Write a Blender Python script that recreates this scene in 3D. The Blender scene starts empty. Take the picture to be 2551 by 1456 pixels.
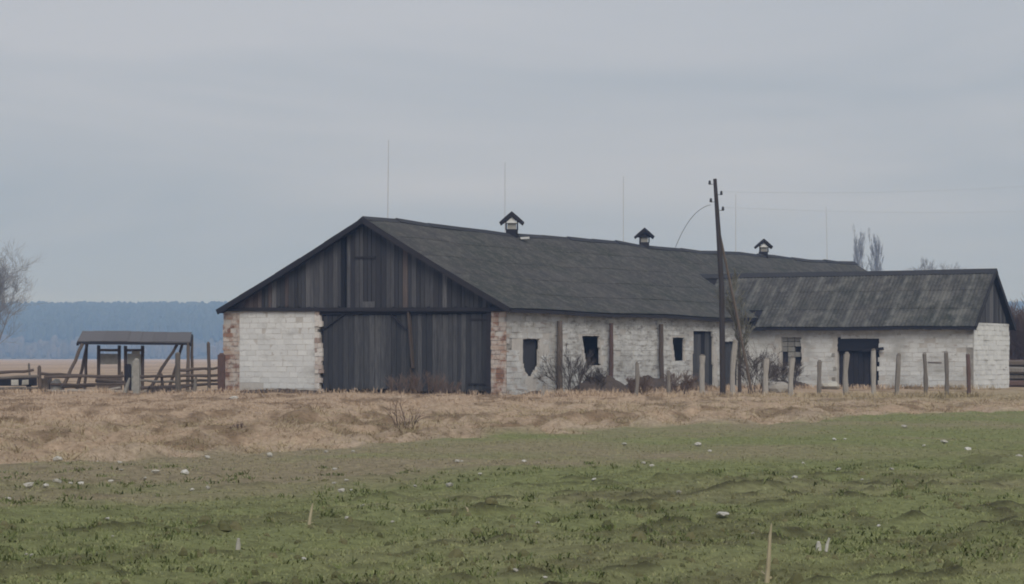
import bpy, bmesh, math, random
import numpy as np
from mathutils import Vector, Matrix, Quaternion

# ------------------------------------------------------------------ camera, world, sun, exposure
S = bpy.context.scene
COL = S.collection
F, CX, HOR, EYE = 5700.0, 1275.5, 890.0, 1.6       # focal length, centre and horizon in a 2551 x 1456 frame
cam_d = bpy.data.cameras.new('camera'); cam = bpy.data.objects.new('camera', cam_d); COL.objects.link(cam)
cam.location = (0, 0, EYE); cam.rotation_euler = (math.radians(90), 0, 0)
cam_d.sensor_width = 36; cam_d.lens = F / 2551 * 36; cam_d.shift_y = (HOR - 728) / 2551
cam_d.clip_start = 0.5; cam_d.clip_end = 9000
S.camera = cam

SUN_EL, SUN_AZ = math.radians(40), math.radians(166)          # azimuth clockwise from +Y
W = bpy.data.worlds.new('World'); S.world = W; W.use_nodes = True
nt = W.node_tree; nt.nodes.clear()
def N(t, kind, **kw):
    n = t.nodes.new(kind)
    for k, v in kw.items():
        if k[0] == 'i' and k[1:].isdigit(): n.inputs[int(k[1:])].default_value = v
        elif k in n.inputs.keys(): n.inputs[k].default_value = v
        else: setattr(n, k, v)
    return n
def L(t, a, b): t.links.new(a, b)
sky = N(nt, 'ShaderNodeTexSky', sky_type='NISHITA', sun_disc=False, sun_elevation=SUN_EL, sun_rotation=SUN_AZ, air_density=1.6, dust_density=4.0)
tc = N(nt, 'ShaderNodeTexCoord')
mp = N(nt, 'ShaderNodeMapping'); mp.inputs['Scale'].default_value = (2.2, 2.2, 13.0)
L(nt, tc.outputs['Generated'], mp.inputs['Vector'])
nz = N(nt, 'ShaderNodeTexNoise', Scale=1.5, Detail=4.0, Roughness=0.55, Distortion=0.4); L(nt, mp.outputs[0], nz.inputs['Vector'])
cr = N(nt, 'ShaderNodeValToRGB')
cr.color_ramp.elements[0].position = 0.0; cr.color_ramp.elements[0].color = (3.74, 4.38, 5.32, 1)
cr.color_ramp.elements[1].position = 1.0; cr.color_ramp.elements[1].color = (5.35, 5.65, 6.40, 1)
sp = N(nt, 'ShaderNodeSeparateXYZ'); L(nt, tc.outputs['Generated'], sp.inputs[0])          # thinner, bluer cloud towards the horizon
mr = N(nt, 'ShaderNodeMapRange'); L(nt, sp.outputs['Z'], mr.inputs['Value']); mr.inputs['From Min'].default_value = 0.03; mr.inputs['From Max'].default_value = 0.16
ad = N(nt, 'ShaderNodeMath', operation='MULTIPLY_ADD'); L(nt, nz.outputs['Fac'], ad.inputs[0]); ad.inputs[1].default_value = 2.1
sb = N(nt, 'ShaderNodeMath', operation='MULTIPLY_ADD'); L(nt, mr.outputs[0], sb.inputs[0]); sb.inputs[1].default_value = 0.75; sb.inputs[2].default_value = -0.92
L(nt, sb.outputs[0], ad.inputs[2]); L(nt, ad.outputs[0], cr.inputs[0])
mx = N(nt, 'ShaderNodeMix', data_type='RGBA'); mx.inputs[0].default_value = 0.93
L(nt, sky.outputs[0], mx.inputs[6]); L(nt, cr.outputs[0], mx.inputs[7])
bg = N(nt, 'ShaderNodeBackground', Strength=0.073); L(nt, mx.outputs[2], bg.inputs[0])
wo = N(nt, 'ShaderNodeOutputWorld'); L(nt, bg.outputs[0], wo.inputs[0])

sun_d = bpy.data.lights.new('sun', 'SUN'); sun = bpy.data.objects.new('sun', sun_d); COL.objects.link(sun)
sun_d.energy = 1.5; sun_d.angle = math.radians(35); sun_d.color = (1.0, 0.96, 0.9)
sdir = Vector((math.sin(SUN_AZ) * math.cos(SUN_EL), math.cos(SUN_AZ) * math.cos(SUN_EL), math.sin(SUN_EL)))
sun.rotation_euler = sdir.to_track_quat('Z', 'Y').to_euler(); sun.location = sdir * 200

S.view_settings.view_transform = 'Standard'; S.view_settings.look = 'None'
S.view_settings.exposure = 0.35; S.view_settings.gamma = 1.0; S.view_settings.use_curve_mapping = False
S.render.engine = 'CYCLES'
S.cycles.use_denoising = True; S.cycles.max_bounces = 6; S.cycles.volume_bounces = 1; S.cycles.filter_width = 1.9
S.cycles.diffuse_bounces = 3; S.cycles.transparent_max_bounces = 6

# ------------------------------------------------------------------ helpers
random.seed(7); RNG = np.random.default_rng(11)
def ray(x, y): return Vector(((x - CX) / F, 1.0, (HOR - y) / F))
def on_plane(x, y, p, n):
    d = ray(x, y); o = Vector((0, 0, EYE)); n = Vector(n); p = Vector(p)
    return o + d * ((p - o).dot(n) / d.dot(n))
def at(x, y, Y): return on_plane(x, y, (0, Y, 0), (0, 1, 0))
def ground_xy(x, y):
    Y = F * EYE / (y - HOR); return ((x - CX) / F * Y, Y)

ANG = math.radians(29)
AU = Vector((math.cos(ANG), -math.sin(ANG), 0)); AV = Vector((math.sin(ANG), math.cos(ANG), 0))
Y0 = 97.0
C0 = Vector(((1262 - CX) / F * Y0, Y0, 0))
def loc_uv(p): d = Vector(p) - C0; return (d.dot(AU), d.dot(AV), d.z)
def front(x, y, v=0.0): return loc_uv(on_plane(x, y, C0 + AV * v, AV))       # the gable plane of the barn -> (u, v, z)
def side(x, y, u=0.0): return loc_uv(on_plane(x, y, C0 + AU * u, AU))        # the long side plane

def link(o, parent=None):
    COL.objects.link(o)
    if parent is not None: o.parent = parent
    return o
def mesh(name, verts, faces, mat=None):
    m = bpy.data.meshes.new(name); m.from_pydata([tuple(v) for v in verts], [], faces); m.update()
    if mat: m.materials.append(mat)
    return m
def obj(name, me, parent=None, loc=(0, 0, 0), rot=(0, 0, 0), scale=(1, 1, 1)):
    o = bpy.data.objects.new(name, me); o.location = loc; o.rotation_euler = rot; o.scale = scale
    return link(o, parent)
def tag(o, label=None, cat=None, group=None, kind=None):
    if label: o['label'] = label
    if cat: o['category'] = cat
    if group: o['group'] = group
    if kind: o['kind'] = kind
    return o
def thing(name, label, cat, loc=(0, 0, 0), rz=0.0, group=None):
    o = bpy.data.objects.new(name, None); o.location = loc; o.rotation_euler = (0, 0, rz); o.empty_display_size = 0.3
    return tag(link(o), label, cat, group)

class MB:
    def __init__(s): s.v = []; s.f = []
    def quad(s, *p): i = len(s.v); s.v += [tuple(q) for q in p]; s.f.append(tuple(range(i, i + len(p))))
    def box(s, x0, x1, y0, y1, z0, z1, jit=0.0):
        i = len(s.v)
        for z in (z0, z1):
            for x, y in ((x0, y0), (x1, y0), (x1, y1), (x0, y1)):
                s.v.append((x + random.uniform(-jit, jit), y + random.uniform(-jit, jit), z + random.uniform(-jit, jit)))
        s.f += [tuple(i + k for k in q) for q in ((3, 2, 1, 0), (4, 5, 6, 7), (0, 1, 5, 4), (1, 2, 6, 5), (2, 3, 7, 6), (3, 0, 4, 7))]
    def beam(s, a, b, w, h, up=(0, 0, 1), jit=0.0):
        a = Vector(a); b = Vector(b); d = (b - a).normalized(); r = d.cross(Vector(up))
        if r.length < 1e-3: r = d.cross(Vector((0, 1, 0)))
        r.normalize(); u = r.cross(d); i = len(s.v)
        for p in (a, b):
            for sr, su in ((-1, -1), (1, -1), (1, 1), (-1, 1)):
                q = p + r * (w / 2 * sr + random.uniform(-jit, jit)) + u * (h / 2 * su + random.uniform(-jit, jit)); s.v.append(tuple(q))
        s.f += [tuple(i + k for k in q) for q in ((3, 2, 1, 0), (4, 5, 6, 7), (0, 1, 5, 4), (1, 2, 6, 5), (2, 3, 7, 6), (3, 0, 4, 7))]
    def tube(s, pts, rad, n=6, caps=True):
        pts = [Vector(p) for p in pts]; i0 = len(s.v)
        for k, p in enumerate(pts):
            d = (pts[min(k + 1, len(pts) - 1)] - pts[max(k - 1, 0)]).normalized()
            r = d.cross(Vector((0.13, 0.97, 0.2)));
            if r.length < 1e-3: r = d.cross(Vector((1, 0, 0)))
            r.normalize(); u = r.cross(d); R = rad[k] if hasattr(rad, '__len__') else rad
            for j in range(n):
                a = 2 * math.pi * j / n; s.v.append(tuple(p + r * (R * math.cos(a)) + u * (R * math.sin(a))))
        for k in range(len(pts) - 1):
            for j in range(n):
                a = i0 + k * n + j; b = i0 + k * n + (j + 1) % n; s.f.append((a, b, b + n, a + n))
        if caps:
            s.f.append(tuple(i0 + j for j in range(n - 1, -1, -1))); e = i0 + (len(pts) - 1) * n; s.f.append(tuple(e + j for j in range(n)))
    def build(s, name, mat, parent=None, loc=(0, 0, 0), rot=(0, 0, 0)):
        return obj(name, mesh(name, s.v, s.f, mat), parent, loc, rot)

def log_pts(a, b, r0, r1, n=5, wob=0.03):
    a = Vector(a); b = Vector(b)
    return ([a.lerp(b, t / n) + Vector([random.gauss(0, wob) if 0 < t < n else 0 for _ in range(3)]) for t in range(n + 1)],
            [(r0 + (r1 - r0) * t / n) * random.uniform(.92, 1.08) for t in range(n + 1)])

# value noise in numpy
def vnoise(x, y, seed=0):
    xi = np.floor(x).astype(np.int64); yi = np.floor(y).astype(np.int64); xf = x - xi; yf = y - yi
    xf = xf * xf * (3 - 2 * xf); yf = yf * yf * (3 - 2 * yf)
    def h(a, b):
        n = (a * 374761393 + b * 668265263 + seed * 982451653) & 0xffffffff
        n = ((n ^ (n >> 13)) * 1274126177) & 0xffffffff
        return ((n ^ (n >> 16)) & 0xffff) / 65535.0
    return (h(xi, yi) * (1 - xf) + h(xi + 1, yi) * xf) * (1 - yf) + (h(xi, yi + 1) * (1 - xf) + h(xi + 1, yi + 1) * xf) * yf
def fbm(x, y, oct=3, seed=0):
    t = 0.0; a = 0.5
    for k in range(oct): t = t + a * vnoise(x * 2 ** k, y * 2 ** k, seed + k * 17); a *= 0.5
    return t / (1 - 0.5 ** oct)
def sstep(a, b, x): t = np.clip((x - a) / (b - a), 0, 1); return t * t * (3 - 2 * t)

# ------------------------------------------------------------------ materials
def material(name, rough=0.9, spec=0.25):
    m = bpy.data.materials.new(name); m.use_nodes = True; t = m.node_tree
    b = t.nodes['Principled BSDF']; b.inputs['Roughness'].default_value = rough; b.inputs['Specular IOR Level'].default_value = spec
    return m, t, b
def ramp(t, src, stops):
    r = N(t, 'ShaderNodeValToRGB'); e = r.color_ramp.elements
    while len(e) < len(stops): e.new(0.5)
    for k, (p, c) in enumerate(stops): e[k].position = p; e[k].color = (*c, 1) if len(c) == 3 else c
    L(t, src, r.inputs[0]); return r.outputs[0]
def noise(t, scale, detail=4.0, rough=0.6, coord='Object', sc=(1, 1, 1), world=False, rnd=False):
    tc = N(t, 'ShaderNodeTexCoord'); mp = N(t, 'ShaderNodeMapping'); mp.inputs['Scale'].default_value = sc
    if world: g = N(t, 'ShaderNodeNewGeometry'); L(t, g.outputs['Position'], mp.inputs[0])
    else: L(t, tc.outputs[coord], mp.inputs[0])
    if rnd:
        oi = N(t, 'ShaderNodeObjectInfo'); ml = N(t, 'ShaderNodeMath', operation='MULTIPLY'); ml.inputs[1].default_value = 71.0
        L(t, oi.outputs['Random'], ml.inputs[0]); L(t, ml.outputs[0], mp.inputs['Location'])
    n = N(t, 'ShaderNodeTexNoise', Scale=scale, Detail=detail, Roughness=rough); L(t, mp.outputs[0], n.inputs['Vector'])
    return n.outputs['Fac']
def mixc(t, fac, a, b, blend='MIX'):
    m = N(t, 'ShaderNodeMix', data_type='RGBA', blend_type=blend)
    for s, i in ((fac, 0), (a, 6), (b, 7)):
        if isinstance(s, bpy.types.NodeSocket): L(t, s, m.inputs[i])
        else: m.inputs[i].default_value = s if i == 0 else (*s, 1)
    return m.outputs[2]
def math_(t, op, a, b=None, clamp=False):
    m = N(t, 'ShaderNodeMath', operation=op, use_clamp=clamp)
    for i, s in enumerate((a, b)):
        if s is None: continue
        if isinstance(s, bpy.types.NodeSocket): L(t, s, m.inputs[i])
        else: m.inputs[i].default_value = s
    return m.outputs[0]
def bump(t, b, h, st=0.3, dist=0.02):
    n = N(t, 'ShaderNodeBump', Strength=st, Distance=dist); L(t, h, n.inputs['Height']); L(t, n.outputs[0], b.inputs['Normal'])
def rand(t): return N(t, 'ShaderNodeObjectInfo').outputs['Random']

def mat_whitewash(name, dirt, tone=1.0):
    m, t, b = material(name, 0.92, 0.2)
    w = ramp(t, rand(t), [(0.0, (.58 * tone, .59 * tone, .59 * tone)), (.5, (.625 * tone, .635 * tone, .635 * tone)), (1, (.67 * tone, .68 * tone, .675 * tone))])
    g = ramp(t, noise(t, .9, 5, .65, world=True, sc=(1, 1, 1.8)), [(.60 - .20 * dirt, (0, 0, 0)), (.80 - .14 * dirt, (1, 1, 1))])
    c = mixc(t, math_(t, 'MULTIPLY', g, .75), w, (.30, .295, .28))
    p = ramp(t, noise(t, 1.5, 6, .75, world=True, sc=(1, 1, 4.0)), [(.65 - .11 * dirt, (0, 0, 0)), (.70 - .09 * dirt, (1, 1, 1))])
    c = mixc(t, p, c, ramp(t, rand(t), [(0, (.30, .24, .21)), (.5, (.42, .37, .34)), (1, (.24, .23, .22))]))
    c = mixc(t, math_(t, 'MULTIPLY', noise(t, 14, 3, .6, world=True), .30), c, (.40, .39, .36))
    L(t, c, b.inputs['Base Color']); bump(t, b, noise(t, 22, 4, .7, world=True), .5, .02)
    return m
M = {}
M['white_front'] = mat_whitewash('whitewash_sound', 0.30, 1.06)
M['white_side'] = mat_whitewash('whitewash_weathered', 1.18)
M['white_annex'] = mat_whitewash('whitewash_annex', 0.70)
def mat_two(name, stops, sc=3.0, grain=(1, 1, 1), rough=.9, amt=.5, dark=(.02, .02, .02), bmp=.3, world=False, spec=.2):
    m, t, b = material(name, rough, spec)
    c = ramp(t, rand(t), stops)
    n = noise(t, sc, 5, .65, sc=grain, world=world, rnd=not world)
    c = mixc(t, math_(t, 'MULTIPLY', ramp(t, n, [(.35, (0, 0, 0)), (.75, (1, 1, 1))]), amt), c, dark)
    L(t, c, b.inputs['Base Color']); bump(t, b, n, bmp, .015)
    return m
M['mortar'] = mat_two('lime_mortar', [(0, (.52, .50, .47)), (1, (.52, .50, .47))], 2.0, amt=.45, dark=(.25, .22, .2), world=True)
M['brick'] = mat_two('red_brick', [(0, (.185, .115, .10)), (.35, (.24, .155, .13)), (.5, (.36, .275, .235)), (.8, (.47, .40, .36)), (1, (.40, .33, .29))], 6, amt=.45, dark=(.13, .09, .078))
m_, t_, b_ = material('red_brick', .92, .2)
c_ = ramp(t_, rand(t_), [(0, (.20, .115, .09)), (.35, (.29, .17, .125)), (.55, (.36, .25, .195)), (.8, (.45, .37, .315)), (1, (.40, .31, .25))])
c_ = mixc(t_, math_(t_, 'MULTIPLY', ramp(t_, noise(t_, 2.6, 5, .7, world=True), [(.42, (0, 0, 0)), (.56, (1, 1, 1))]), .75), c_, (.54, .505, .47))
c_ = mixc(t_, math_(t_, 'MULTIPLY', ramp(t_, noise(t_, 5.0, 5, .7, world=True), [(.54, (0, 0, 0)), (.66, (1, 1, 1))]), .6), c_, (.14, .10, .085))
L(t_, c_, b_.inputs['Base Color']); bump(t_, b_, noise(t_, 18, 4, .7, world=True), .6, .02); M['brick'] = m_
M['quoin'] = mat_two('quoin_stone', [(0, (.34, .26, .225)), (.3, (.50, .44, .40)), (.7, (.62, .585, .55)), (1, (.68, .66, .63))], 6, amt=.45, dark=(.24, .2, .18))
M['board'] = mat_two('grey_board', [(0, (.040, .040, .047)), (.5, (.070, .071, .078)), (.85, (.110, .110, .118)), (1, (.165, .163, .168))], 3.5, (7, 7, .45), amt=.75, dark=(.03, .028, .032))
M['board_brown'] = mat_two('brown_board', [(0, (.075, .058, .055)), (.6, (.12, .095, .09)), (1, (.16, .135, .125))], 3.5, (7, 7, .45), amt=.7, dark=(.035, .027, .027))
M['gate'] = mat_two('gate_plank', [(0, (.044, .045, .050)), (.5, (.076, .077, .082)), (1, (.125, .126, .13))], 3.0, (6, 6, .5), amt=.85, dark=(.024, .024, .03))
M['dark_wood'] = mat_two('tarred_wood', [(0, (.022, .021, .027)), (1, (.038, .035, .040))], 4, amt=.4, dark=(.012, .012, .015))
M['black_wood'] = mat_two('black_wood', [(0, (.012, .012, .017)), (1, (.016, .016, .02))], 4, amt=.3, dark=(.008, .008, .01))
M['grey_wood'] = mat_two('weathered_wood', [(0, (.13, .115, .10)), (.5, (.20, .18, .16)), (1, (.27, .25, .225))], 4, (5, 5, .6), amt=.6, dark=(.07, .06, .052))
M['brown_wood'] = mat_two('brown_weathered_wood', [(0, (.085, .068, .058)), (.5, (.125, .098, .085)), (1, (.17, .14, .115))], 4, (5, 5, .6), amt=.6, dark=(.045, .036, .032))
M['pale_wood'] = mat_two('pale_post_wood', [(0, (.27, .25, .225)), (.5, (.34, .32, .29)), (1, (.40, .375, .345))], 5, (5, 5, .7), amt=.55, dark=(.15, .135, .12))
M['pole'] = mat_two('pole_wood', [(0, (.04, .035, .038)), (1, (.055, .048, .048))], 4, (8, 8, .4), amt=.5, dark=(.022, .02, .022))
M['canopy'] = mat_two('canopy_board', [(0, (.118, .113, .118)), (1, (.135, .130, .135))], 4, amt=.35, dark=(.10, .095, .1))
M['pale_panel'] = mat_two('pale_panel', [(0, (.36, .365, .34)), (1, (.40, .40, .375))], 4, amt=.45, dark=(.2, .2, .18))
M['concrete'] = mat_two('old_concrete', [(0, (.27, .26, .24)), (1, (.36, .35, .325))], 5, amt=.6, dark=(.14, .135, .12))
M['rust_wood'] = mat_two('reddish_wood', [(0, (.11, .07, .062)), (1, (.15, .10, .088))], 4, (5, 5, .6), amt=.6, dark=(.05, .038, .035))
M['steel'] = mat_two('galvanised_steel', [(0, (.47, .49, .52)), (1, (.47, .49, .52))], 8, amt=.1, rough=.6)
M['porcelain'] = mat_two('dark_porcelain', [(0, (.06, .065, .075)), (1, (.06, .065, .075))], 8, amt=.1, rough=.4)
M['wire'] = mat_two('wire', [(0, (.34, .35, .36)), (1, (.34, .35, .36))], 8, amt=.1, rough=.6)
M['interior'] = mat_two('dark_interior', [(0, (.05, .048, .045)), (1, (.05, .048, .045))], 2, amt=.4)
M['stone'] = mat_two('pale_stone', [(0, (.34, .325, .285)), (.5, (.46, .445, .40)), (1, (.60, .59, .55))], 9, amt=.5, dark=(.2, .18, .14))
M['stalk'] = mat_two('dry_stalk', [(0, (.38, .33, .22)), (1, (.46, .41, .28))], 9, amt=.3, dark=(.25, .2, .14))
M['bark'] = mat_two('bark', [(0, (.10, .085, .075)), (1, (.13, .115, .10))], 6, amt=.5, dark=(.06, .05, .045))
M['twig'] = mat_two('twig', [(0, (.13, .115, .105)), (1, (.16, .145, .13))], 6, amt=.4, dark=(.08, .07, .065))
M['far_twig'] = mat_two('pale_twig', [(0, (.26, .26, .26)), (1, (.30, .30, .29))], 6, amt=.3, dark=(.2, .2, .2))
M['mid_twig'] = mat_two('grey_twig', [(0, (.21, .20, .195)), (1, (.25, .24, .23))], 6, amt=.3, dark=(.15, .14, .14))
M['lichen_twig'] = mat_two('lichen_twig', [(0, (.19, .185, .15)), (1, (.25, .24, .20))], 6, amt=.4, dark=(.11, .105, .085))
M['dark_twig'] = mat_two('dark_twig', [(0, (.075, .062, .056)), (1, (.10, .082, .072))], 6, amt=.4, dark=(.045, .037, .034))
M['brown_twig'] = mat_two('brown_twig', [(0, (.14, .10, .085)), (1, (.17, .125, .10))], 6, amt=.4, dark=(.09, .065, .055))
M['manure'] = mat_two('manure', [(0, (.095, .075, .064)), (1, (.105, .083, .07))], 5, amt=.6, dark=(.035, .027, .023), bmp=.8, world=True)
def mat_roof(name, seam):
    m, t, b = material(name, 0.95, 0.15)
    c = ramp(t, rand(t), [(0, (.056, .055, .055)), (.5, (.062, .061, .060)), (1, (.072, .070, .068))])
    c = mixc(t, math_(t, 'MULTIPLY', ramp(t, noise(t, .35, 5, .6, world=True), [(.42, (0, 0, 0)), (.66, (1, 1, 1))]), .75), c, (.044, .049, .043))
    c = mixc(t, math_(t, 'MULTIPLY', ramp(t, noise(t, 1.9, 6, .75, world=True), [(.46, (0, 0, 0)), (.66, (1, 1, 1))]), .75), c, (.115, .110, .103))
    c = mixc(t, math_(t, 'MULTIPLY', ramp(t, noise(t, 5.5, 5, .8, world=True), [(.56, (0, 0, 0)), (.66, (1, 1, 1))]), .6), c, (.155, .150, .140))
    if seam:
        tc = N(t, 'ShaderNodeTexCoord'); sp = N(t, 'ShaderNodeSeparateXYZ'); L(t, tc.outputs['Object'], sp.inputs[0])
        wob = math_(t, 'MULTIPLY', noise(t, 1.1, 3, .6, world=True), .55)
        e = ramp(t, math_(t, 'SUBTRACT', sp.outputs['X'], math_(t, 'SUBTRACT', wob, .2)), [(0.0, (.9, .9, .9)), (.12, (.7, .7, .7)), (.32, (0, 0, 0))])
        e = math_(t, 'MULTIPLY', e, ramp(t, noise(t, 1.3, 4, .7, world=True), [(.40, (0, 0, 0)), (.58, (1, 1, 1))]))
        c = mixc(t, math_(t, 'MULTIPLY', e, .7), c, (.17, .17, .16))
        e2 = ramp(t, noise(t, .9, 6, .75, world=True), [(.50, (0, 0, 0)), (.62, (1, 1, 1))]); c = mixc(t, math_(t, 'MULTIPLY', e2, .6), c, (.165, .162, .15))
    L(t, c, b.inputs['Base Color']); bump(t, b, noise(t, 12, 4, .7, world=True), .4, .02)
    return m
M['roof'] = mat_roof('slate_sheet', False); M['roof_annex'] = mat_roof('slate_sheet_streaked', True)
M['ridge'] = mat_two('ridge_cap', [(0, (.042, .043, .050)), (1, (.055, .055, .06))], 3, amt=.4, dark=(.025, .026, .03))

def mat_attr(name, rough, fine, transl=0.0):
    m, t, b = material(name, rough, 0.1)
    a = N(t, 'ShaderNodeAttribute', attribute_name='Col'); c = a.outputs['Color']
    if fine:
        n1 = ramp(t, noise(t, 6.5, 5, .7, world=True), [(.34, (.72, .71, .69)), (.64, (1.14, 1.14, 1.12))])
        c = mixc(t, 1.0, c, n1, 'MULTIPLY')
        n2 = ramp(t, noise(t, 2.1, 5, .7, world=True), [(.55, (0, 0, 0)), (.66, (1, 1, 1))])
        c = mixc(t, math_(t, 'MULTIPLY', n2, .22), c, (.13, .108, .075))
        bump(t, b, noise(t, 9, 6, .75, world=True), .9, .08)
    L(t, c, b.inputs['Base Color'])
    return m
M['ground'] = mat_attr('ground', .97, True); M['blade'] = mat_attr('grass_blade', .85, False)

# ------------------------------------------------------------------ the ground
bpx = [(-700, 1185), (0, 1152), (450, 1133), (880, 1108), (1300, 1081), (1650, 1063), (2000, 1052), (2130, 1034), (2551, 1022), (3100, 1000)]
bpt = []
for x, y in bpx:
    X, Y = ground_xy(x, y); d = Vector((X, Y, 0)) - C0; bpt.append((d.dot(AV), d.dot(AU)))
bpt.sort(); B_P = np.array([p for p, q in bpt]); B_Q = np.array([q for p, q in bpt])
def uvw(X, Y):
    dx = X - C0.x; dy = Y - C0.y
    return dx * AU.x + dy * AU.y, dx * AV.x + dy * AV.y
def zones(X, Y):
    u, v = uvw(X, Y)
    q = np.interp(v, B_P, B_Q)
    edge = q - u + (fbm(X * .9, Y * .9, 3, 5) - .5) * 2.4            # > 0 : dry grass side
    dry = sstep(-.5, .6, edge)
    far = sstep(-1, 6, v - 0.0) * 0
    return u, v, dry, edge
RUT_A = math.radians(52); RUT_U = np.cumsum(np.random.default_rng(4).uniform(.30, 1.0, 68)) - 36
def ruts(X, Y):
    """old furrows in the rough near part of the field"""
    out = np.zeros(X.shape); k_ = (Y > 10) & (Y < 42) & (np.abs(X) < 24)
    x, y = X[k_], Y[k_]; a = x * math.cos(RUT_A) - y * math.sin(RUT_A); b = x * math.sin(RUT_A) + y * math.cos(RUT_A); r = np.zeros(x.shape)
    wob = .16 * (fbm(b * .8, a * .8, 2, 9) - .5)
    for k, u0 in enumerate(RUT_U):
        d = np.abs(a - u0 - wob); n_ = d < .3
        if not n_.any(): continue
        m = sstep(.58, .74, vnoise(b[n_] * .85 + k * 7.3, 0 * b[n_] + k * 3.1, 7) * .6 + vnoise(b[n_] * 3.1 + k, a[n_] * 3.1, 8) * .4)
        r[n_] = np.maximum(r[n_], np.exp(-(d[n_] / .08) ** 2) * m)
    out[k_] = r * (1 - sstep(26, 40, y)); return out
def field_height(X, Y):
    u, v, dry, edge = zones(X, Y)
    clod = fbm(u * 2.6, v * 1.5, 3, 21) - .5
    fine = fbm(X * 6.5, Y * 6.5, 2, 23) - .5
    big = fbm(u * .55, v * .25, 3, 31) - .5
    zg = (.11 * clod + .05 * fine) * (.6 + .7 * sstep(6, 14, -edge)) + .12 * big + .065 * ruts(X, Y) * (.6 + .8 * vnoise(X * 3, Y * 3, 77))
    hum = fbm(u * .8 + 9, v * .38, 3, 41)
    zd = .60 * (hum - .54) + .62 * (fbm(X * 1.0, Y * .7, 3, 51) - .54)
    zd = zd * (1 - .6 * sstep(58, 82, Y))
    z = zg * (1 - dry) + zd * dry
    damp = 1 - sstep(95, 125, Y) * .75
    yard = np.where((v > -2.2) & (u > -17) & (u < 30), .3, 1.0)
    return z * damp * yard
def ground_colour(X, Y):
    u, v, dry, edge = zones(X, Y)
    st = fbm(u * 1.1, v * .22, 3, 61); n = fbm(X * .35, Y * .35, 4, 71); f = fbm(X * 1.7, Y * 1.7, 3, 81)
    green = np.stack([.228 + 0 * X, .248 + 0 * X, .112 + 0 * X], -1); brown = np.array([.315, .262, .180]); soil = np.array([.115, .105, .058])
    rough = .08 + .92 * sstep(7, 14, -edge)
    tan = np.array([.455, .340, .245]); dtan = np.array([.245, .175, .115]); ptan = np.array([.53, .425, .325])
    bfac = np.clip(sstep(11.0, 4.5, np.abs(edge)) * (.22 + .78 * sstep(-43, -57, v)) * sstep(-10, -36, v) + (n - .47) * 1.5, 0, .92)[..., None]
    c = green * (1 - bfac) + brown * bfac
    s = sstep(.50, .64, st * .35 + fbm(u * 2.4, v * .9, 3, 63) * .65)[..., None] * .55 * rough[..., None]
    c = c * (1 - s) + soil * s  # soil between the plants, also standing in for the shaded sides of clods
    s = (ruts(X, Y) * (.3 + .7 * rough))[..., None] * .9; c = c * (1 - s) + soil * .50 * s  # shade of the furrow ridges' near faces, put into the colour
    lt = sstep(.30, .12, f)[..., None] * .35
    c = c * (1 - lt) + np.array([.32, .335, .165]) * lt
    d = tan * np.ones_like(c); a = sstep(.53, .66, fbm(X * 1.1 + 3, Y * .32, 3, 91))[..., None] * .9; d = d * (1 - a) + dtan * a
    a = sstep(.45, .2, f)[..., None] * .5; d = d * (1 - a) + ptan * a
    a = (sstep(1.6, .5, edge) * .6)[..., None]; d = d * (1 - a) + ptan * a
    gy = sstep(-12, 8, v) * sstep(8, 20, u) * .55
    d = d * (1 - gy[..., None]) + np.array([.31, .28, .165]) * gy[..., None]
    yard = ((v > -1.3) & (v < 26) & (u > -.2) & (u < 2.0) | (v > -.9) & (v < .3) & (u > -15) & (u < 0)).astype(float)[..., None] * .8
    d = d * (1 - yard) + np.array([.12, .093, .07]) * yard
    k = dry[..., None]; c = c * (1 - k) + d * k
    w = sstep(1500, 1640, Y)[..., None]; return c * (1 - w) + np.array([.06, .058, .045]) * w
def spaced(a, b, s): return list(np.arange(a, b, s))
ys = [-300, -120, -40, -10, 0, 5, 8, 10, 11.5] + spaced(13, 46, .13) + spaced(46, 100, .27) + spaced(100, 140, .9) + list(np.geomspace(141, 3000, 60))
xr = spaced(-14, 24, .095)
xl = list(-14 - np.geomspace(.25, 1786, 60))[::-1]; xr2 = list(24 + np.geomspace(.25, 1774, 60))
xs = xl + xr + xr2
GX, GY = np.meshgrid(np.array(xs), np.array(ys)); GZ = field_height(GX, GY)
def grid_mesh(name, X, Y, Z, colour, mat):
    ny, nx = X.shape; me = bpy.data.meshes.new(name); nv = ny * nx
    me.vertices.add(nv); me.vertices.foreach_set('co', np.stack([X, Y, Z], -1).astype(np.float32).ravel())
    i = np.arange(nv).reshape(ny, nx); q = np.stack([i[:-1, :-1], i[:-1, 1:], i[1:, 1:], i[1:, :-1]], -1).reshape(-1, 4)
    me.loops.add(q.size); me.loops.foreach_set('vertex_index', q.ravel().astype(np.int32))
    me.polygons.add(len(q)); me.polygons.foreach_set('loop_start', np.arange(0, q.size, 4, dtype=np.int32))
    me.update(calc_edges=True)
    ca = me.color_attributes.new('Col', 'FLOAT_COLOR', 'POINT')
    ca.data.foreach_set('color', np.concatenate([colour.reshape(-1, 3), np.ones((nv, 1))], -1).astype(np.float32).ravel())
    me.polygons.foreach_set('use_smooth', np.ones(len(q), dtype=bool)); me.materials.append(mat); return me
hill = 40 * sstep(1650, 2350, GY)
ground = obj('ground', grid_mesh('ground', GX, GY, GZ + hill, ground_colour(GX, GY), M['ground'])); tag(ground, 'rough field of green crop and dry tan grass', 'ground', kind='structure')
def gz(x, y): return float(field_height(np.array([float(x)]), np.array([float(y)]))[0])

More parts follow.
